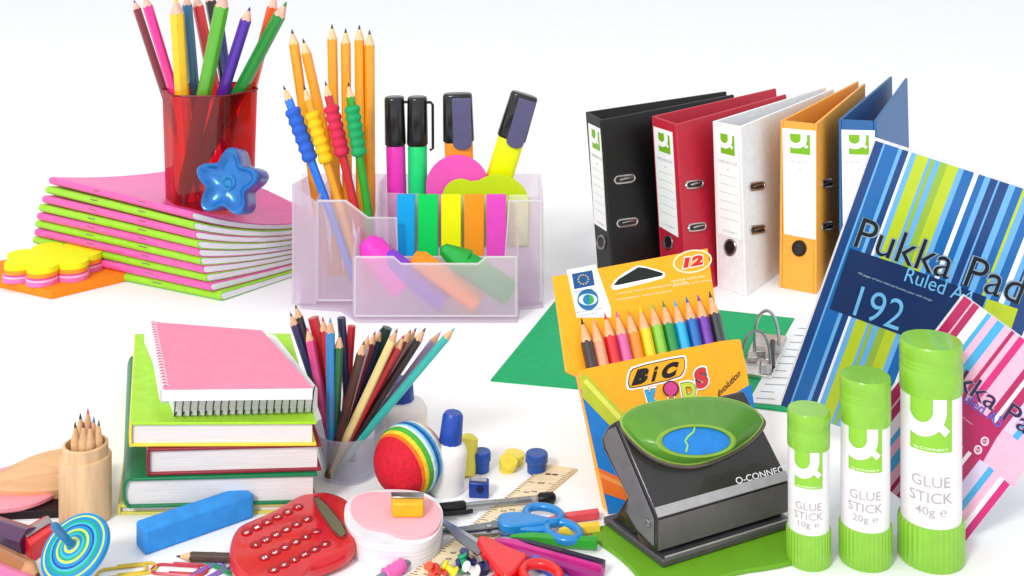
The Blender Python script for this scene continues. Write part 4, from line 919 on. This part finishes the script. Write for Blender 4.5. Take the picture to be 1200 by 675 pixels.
# handle body: extruded section
prof = [(770, 648), (771, 607), (722, 493), (712, 499), (704, 512), (706, 526), (735, 583), (731, 600), (745, 625), (760, 640)]
m = MB(); pts = [sec(x, y, 0) for x, y in prof]
slope = Frame(sec(771, 607), u, sec(722, 493)-sec(771, 607))
m.prism(pts, u*LP); m.build('handle_body', DK2, root, bevel=.03, seg=3)
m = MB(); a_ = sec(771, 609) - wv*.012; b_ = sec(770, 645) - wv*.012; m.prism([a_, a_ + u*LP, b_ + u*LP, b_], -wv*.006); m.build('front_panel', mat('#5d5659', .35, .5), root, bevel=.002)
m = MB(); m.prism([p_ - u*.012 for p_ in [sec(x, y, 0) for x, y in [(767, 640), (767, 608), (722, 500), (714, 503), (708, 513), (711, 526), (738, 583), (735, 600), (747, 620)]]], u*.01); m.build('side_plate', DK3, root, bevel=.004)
m = MB(); m.lathe(sec(761, 612) - u*.01, -u, [(.045, 0), (.045, .02), (.03, .03)], 16); m.build('pivot_pin', METAL, root)
# chamfer along the front crease, its highlight painted as a pale strip
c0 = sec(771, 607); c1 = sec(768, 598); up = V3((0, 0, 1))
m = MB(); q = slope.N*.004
m.prism([c0 + q, c0 + u*LP + q, c0 + u*LP + (c1-c0)*1.3 + q, c0 + (c1-c0)*1.3 + q], slope.N*.006); m.build('chamfer_highlight', mat('#a5a2a4', .35, .5), root)
# rear skirt and lid
lid = smooth([(723, 494), (734, 481), (752, 473), (780, 468), (806, 465), (832, 464), (858, 467), (880, 475), (895, 488), (896, 497), (880, 516), (856, 531), (826, 543), (804, 546), (780, 542), (757, 531), (738, 514)], 2)
lo = .02
m = MB(); m.prism([slope.hit(x, y + 5, lo - .03) for x, y in lid], slope.N*.06); m.build('lid_seat', mat('#6b5f58', .4, .4), root, bevel=.01)
ctr = (812, 504)
L0 = [slope.hit(x, y, lo + .04) for x, y in lid]; n = len(L0); hole = [(816 + 44*math.cos(t_), 517 + 19*math.sin(t_)) for t_ in [2*math.pi*k/n for k in range(n)]]
# order the opening like the outline
def angpx(p_): return math.atan2(p_[1]-510, p_[0]-812)
start = angpx(lid[0]); sgn = 1 if (lid[5][0] > lid[0][0]) else -1
H1 = [(816 + 47*math.cos(angpx(p_)), 517 + 20*math.sin(math.atan2((p_[1]-510)*2, (p_[0]-812))*1.0)) for p_ in lid]
H1 = [(816 + 47*math.cos(a_), 517 + 20*math.sin(a_)) for a_ in [math.atan2((p_[1]-510)*2.2, (p_[0]-812)) for p_ in lid]]
H2 = [(816 + (x-816)*.84, 517 + (y-517)*.80) for x, y in H1]
m = MB(); vs = [slope.hit(x, y, lo + .0) for x, y in lid] + [slope.hit(ctr[0] + (x-ctr[0])*.98, ctr[1] + (y-ctr[1])*.98, lo+.05) for x, y in lid] + [slope.hit(ctr[0] + (x-ctr[0])*.90, ctr[1] + (y-ctr[1])*.88, lo+.13) for x, y in lid] + [slope.hit(*p_, lo + .20) for p_ in H1] + [slope.hit(816+(x-816)*.97, 517+(y-517)*.96, lo + .215) for x, y in H1] + [slope.hit(816+(x-816)*.88, 517+(y-517)*.86, lo + .21) for x, y in H1] + [slope.hit(*p_, lo + .17) for p_ in H2]
fs = [(k*n+i, k*n+(i+1) % n, (k+1)*n+(i+1) % n, (k+1)*n+i) for k in range(6) for i in range(n)]
m.v = vs; m.f = fs; m.mi = [1]*n + [0]*n*2 + [1]*n*3
plo = m.build('press_lid', [mat('#579128', .35, .4, .05, coat=.15), mat('#86b03a', .35, .4, .04)], root, ang=50)
m = MB(); m.tube([slope.hit(ctr[0] + (x-ctr[0])*.975, ctr[1] + (y-ctr[1])*.965, lo+.05) for x, y in lid], .016, 6, closed=True); m.build('lid_rim', mat('#8db048', .3, .4), plo)
m = MB(); m.face([slope.hit(*p_, lo + .18) for p_ in H2]); m.build('window', mat('#1a80d4', .3, .4), plo, normals=False)
m = MB(); m.tube([slope.hit(x, y, lo + .185) for x, y in [(814, 500), (813, 506), (806, 512), (803, 517), (806, 522), (804, 530)]], .014, 6); m.build('window_mark', mat('#8ed07a', .4), plo)
m = MB(); ptext(m, 'Q-CONNECT', slope, (864, 569), (926, 553), (861, 560), .008, bold=.012); m.build('brand_print', mat('#e6e6e6', .5), root, normals=False)

# ---- glue sticks
def glue(px, pyb, pyt, bw, cw, captop_py, capbot_py, grams, label, baseh):
    b = P(px, pyb - bw*.15); Y = b.y; s = Y/F; r = bw*s/2; rb = cw*s/2
    zz = lambda py: H - (py - HZ)*(Y - r)/F   # height of a point on the near side
    top = H - (pyt + bw*.14 - HZ)*Y/F; cb = zz(capbot_py); bh = zz(baseh); g_ = mat('#86bf36', .28, .45, .04, coat=.25)
    root = thing('glue_stick', label, 'glue stick', b, 'glue sticks standing in a row')
    MB().lathe(b, (0, 0, 1), [(rb*.96, .0), (rb, .03), (rb, bh-.03), (rb*.97, bh)], 216, rf=lambda t_: 1 + .016*math.cos(36*t_)).build('turning_base', g_, root, ang=60)
    MB().lathe(b, (0, 0, 1), [(r*.965, bh-.02), (r*.965, cb+.06)], 72).build('barrel', mat('#eae6e9', .4, .35, .01), root); bro = [o_ for o_ in root.children if o_.name.startswith('barrel')][0]
    ch = top-cb
    prof = [(r*.99, cb), (r, cb+.02)]
    for f0 in (.52, .60, .68): prof += [(r*1.0, cb+ch*f0-.02), (r*.975, cb+ch*f0), (r*1.0, cb+ch*f0+.02)]
    prof += [(r*1.0, top-.05), (r*.985, top-.015), (r*.95, top)]
    MB().lathe(b, (0, 0, 1), prof, 72).build('cap', g_, root, ang=50)
    base_ang = math.atan2(-b.y, -b.x)       # towards the camera
    rr = r*.965
    def cyl(x, z, off=.004, twist=0): a_ = base_ang + twist + x/rr; return b + V3(((rr+off)*math.cos(a_), (rr+off)*math.sin(a_), z))
    lw_ = r*1.38
    def lf(x, y, off): return cyl((x-.5)*lw_, cb - lw_*1.22 + y*lw_*1.06, .004+off, -.0)
    m = MB(); logo(m, lf, 0, 1, 0, .006); m.build('logo_print', [mat('#8cc63c', .5, .3, .02), mat('#efebee', .5)], bro, normals=False)
    m = MB(); vs, f_ = text2d('Q-CONNECT', .02); m.add([cyl((x-.5)*lw_*.8, cb - lw_*1.19 + y*.07*lw_, .009) for x, y in vs], f_); m.build('brand_print', mat('#e8f4c8', .5), bro, normals=False)
    zb0 = cb - lw_*1.22; hgt = zb0 - bh
    m = MB()
    for t_, zc__, h_, w_ in [('GLUE', zb0 - hgt*.46, .10, 1.25), ('STICK', zb0 - hgt*.665, .10, 1.4), (grams, zb0 - hgt*.86, .10, 1.0)]:
        vs, f_ = text2d(t_, .004); m.add([cyl((x-.5)*r*w_*1.0, zc__ + y*h_*r/.36*1.25, .005) for x, y in vs], f_); m.build('print', mat('#b5adac', .5), bro, normals=False); m = MB()
glue(1091, 664, 388, 71, 74, 0, 470, '40g \u212e', 'largest green and white glue stick, at the right of the row', 622)
glue(1014, 664, 431, 58, 60, 0, 505, '20g \u212e', 'middle sized green and white glue stick between the other two', 626)
glue(947.5, 664, 472, 49, 51, 0, 532, '10g \u212e', 'smallest green and white glue stick beside the hole punch', 629)

# ---- striped pads
def pad(name_label, BLp, BRp, TLp, Yl, Yr, stripes, thick, slope_fix=0.0):
    A = PD(*BLp, Yl); B = PD(*BRp, Yr); u = B-A; Yt = solveY(*TLp, A, u, 0, 0); T = PD(*TLp, Yt); v = T-A
    fr = Frame(A, u, v); root = thing('writing_pad', name_label, 'writing pad', V3((B.x, B.y, max(0, min(A.z, B.z)))))
    m = MB(); m.prism([A - fr.N*.01, B - fr.N*.01, B + v - fr.N*.01, T - fr.N*.01], -fr.N*thick); m.build('page_block', pages('#f0eff0', 40), root, bevel=.01)
    tot = sum(s_[1] for s_ in stripes); x = 0; m = MB(); cols_ = []; 
    for hx, w_ in stripes:
        if hx not in cols_: cols_.append(hx)
        a_, b_ = x/tot, (x+w_)/tot; m.prism([A + u*a_ + fr.N*-.008, A + u*b_ + fr.N*-.008, A + u*b_ + v + fr.N*-.008, A + u*a_ + v + fr.N*-.008], fr.N*.008, cols_.index(hx)); x += w_
    sco = m.build('striped_cover', [mat(c, .3, .4, .02, coat=.2) for c in cols_], root)
    return sco, fr, A, u, v
nv, bl, lb, lm, ol, wh_ = '#123f7c', '#1565ac', '#69aee6', '#b9cc28', '#93b63c', '#eef2f6'
root, fr, A, u, v = pad('large blue and lime striped writing pad standing tilted behind the glue sticks', (915, 475), (1133, 554), (1026, 165), 16.42, 16.04,
    [(nv, 9), (lb, 2), (bl, 15), (lb, 4), (nv, 7), (wh_, 3), (lb, 6), (lm, 13), (lb, 3), (ol, 4), (lb, 6), (ol, 8), (lm, 12), (lb, 6), (bl, 11), (wh_, 5), (bl, 7), (lb, 6), (nv, 8), (lb, 2), (nv, 10), (lb, 7), (bl, 8), (lm, 3), (lb, 7), (bl, 9), (wh_, 6), (lb, 6), (nv, 24)], .14)
m = MB(); m.face([fr.hit(*p_, .004) for p_ in [(996, 291), (1054, 310), (1156, 348), (1129, 419), (972, 362)]]); m.build('title_panel', mat('#0e2c5c', .3, .4, .02), root, normals=False)
m = MB(); m.face([fr.hit(*p_, .007) for p_ in [(1157, 350), (1193, 362), (1184, 389), (1148, 376)]]); m.build('lime_panel', mat(lm, .3, .4), root, normals=False)
for off, bo, hx, e in ((.009, .022, '#8fa6b8', .8), (.013, -.004, '#0c1420', 0)):
    m = MB(); ptext(m, 'Pukka Pad', fr, (1000-e, 289), (1193+e, 357), (1012-e, 255-e), off, bold=bo); m.build('title_print', mat(hx, .4), root, normals=False)
m = MB(); ptext(m, 'Ruled A4', fr, (1059, 329), (1137, 357), (1064.5, 313), .012, bold=0); ptext(m, '192', fr, (999, 369), (1052, 388), (1010, 335), .012, bold=-.005); m.build('subtitle_print', mat('#6fb8e8', .4), root, normals=False)
m = MB(); ptext(m, '192 pages of feint ruled perforated paper with margin', fr, (1005, 321.5), (1092, 354), (1006, 318.5), .012, bold=0); m.build('small_print', mat('#a9c4dc', .4), root, normals=False)
cr, pk, wt, cy, li, mg = '#b01458', '#f0b4cc', '#f4eef4', '#3fa8dc', '#d3c4e0', '#cf1c74'
root, fr, A, u, v = pad('small pink and crimson striped writing pad leaning behind the tallest glue stick', (988, 533), (1127, 640), (1130, 347), 14.62, 14.32,
    [(cr, 12), (pk, 2), (cr, 9), (wt, 12), (cy, 6), (pk, 9), (cy, 11), (pk, 10), (cr, 5), (pk, 7), (mg, 9), (pk, 19), (cr, 8), (wt, 5), (cr, 12), (li, 14), (cy, 8), (pk, 10), (wt, 6), (mg, 9)], .10)
m = MB(); m.face([fr.hit(*p_, .004) for p_ in [(1098, 443), (1174, 502), (1152, 541), (1072, 481)]]); m.build('title_panel', mat(cr, .3, .4), root, normals=False)
m = MB(); m.face([fr.hit(*p_, .004) for p_ in [(1175, 503), (1212, 531), (1188, 572), (1153, 541)]]); m.build('pink_panel', mat(pk, .3, .4), root, normals=False)
for off, bo, hx, e in ((.009, .02, '#d9a0c0', .5), (.013, .004, '#231c48', 0)):
    m = MB(); ptext(m, 'Pukka Pad', fr, (1089, 430), (1217, 521), (1101, 411-e), off, bold=bo); m.build('title_print', mat(hx, .4), root, normals=False)
m = MB(); ptext(m, 'Ruled A5', fr, (1120, 464), (1171, 502), (1126, 453), .012, bold=.01); m.build('subtitle_print', mat('#5a5ac0', .4), root, normals=False)
m = MB()
for (x, y) in [(1154, 517), (1146, 527)]: m.tube([fr.hit(x + 4*math.cos(t_), y + 4.4*math.sin(t_), .008) for t_ in [2*math.pi*k/20 for k in range(20)]], .012, 5, closed=True)
ptext(m, 'A5', fr, (1151.5, 518), (1156.5, 519.5), (1152, 514.5), .008); ptext(m, '80', fr, (1143.5, 528), (1148.5, 529.5), (1144, 524.5), .008); ptext(m, 'recycled paper', fr, (1118, 483), (1140, 499), (1119, 481), .008)
m.build('badge_print', mat('#f0d8e8', .4), root, normals=False)
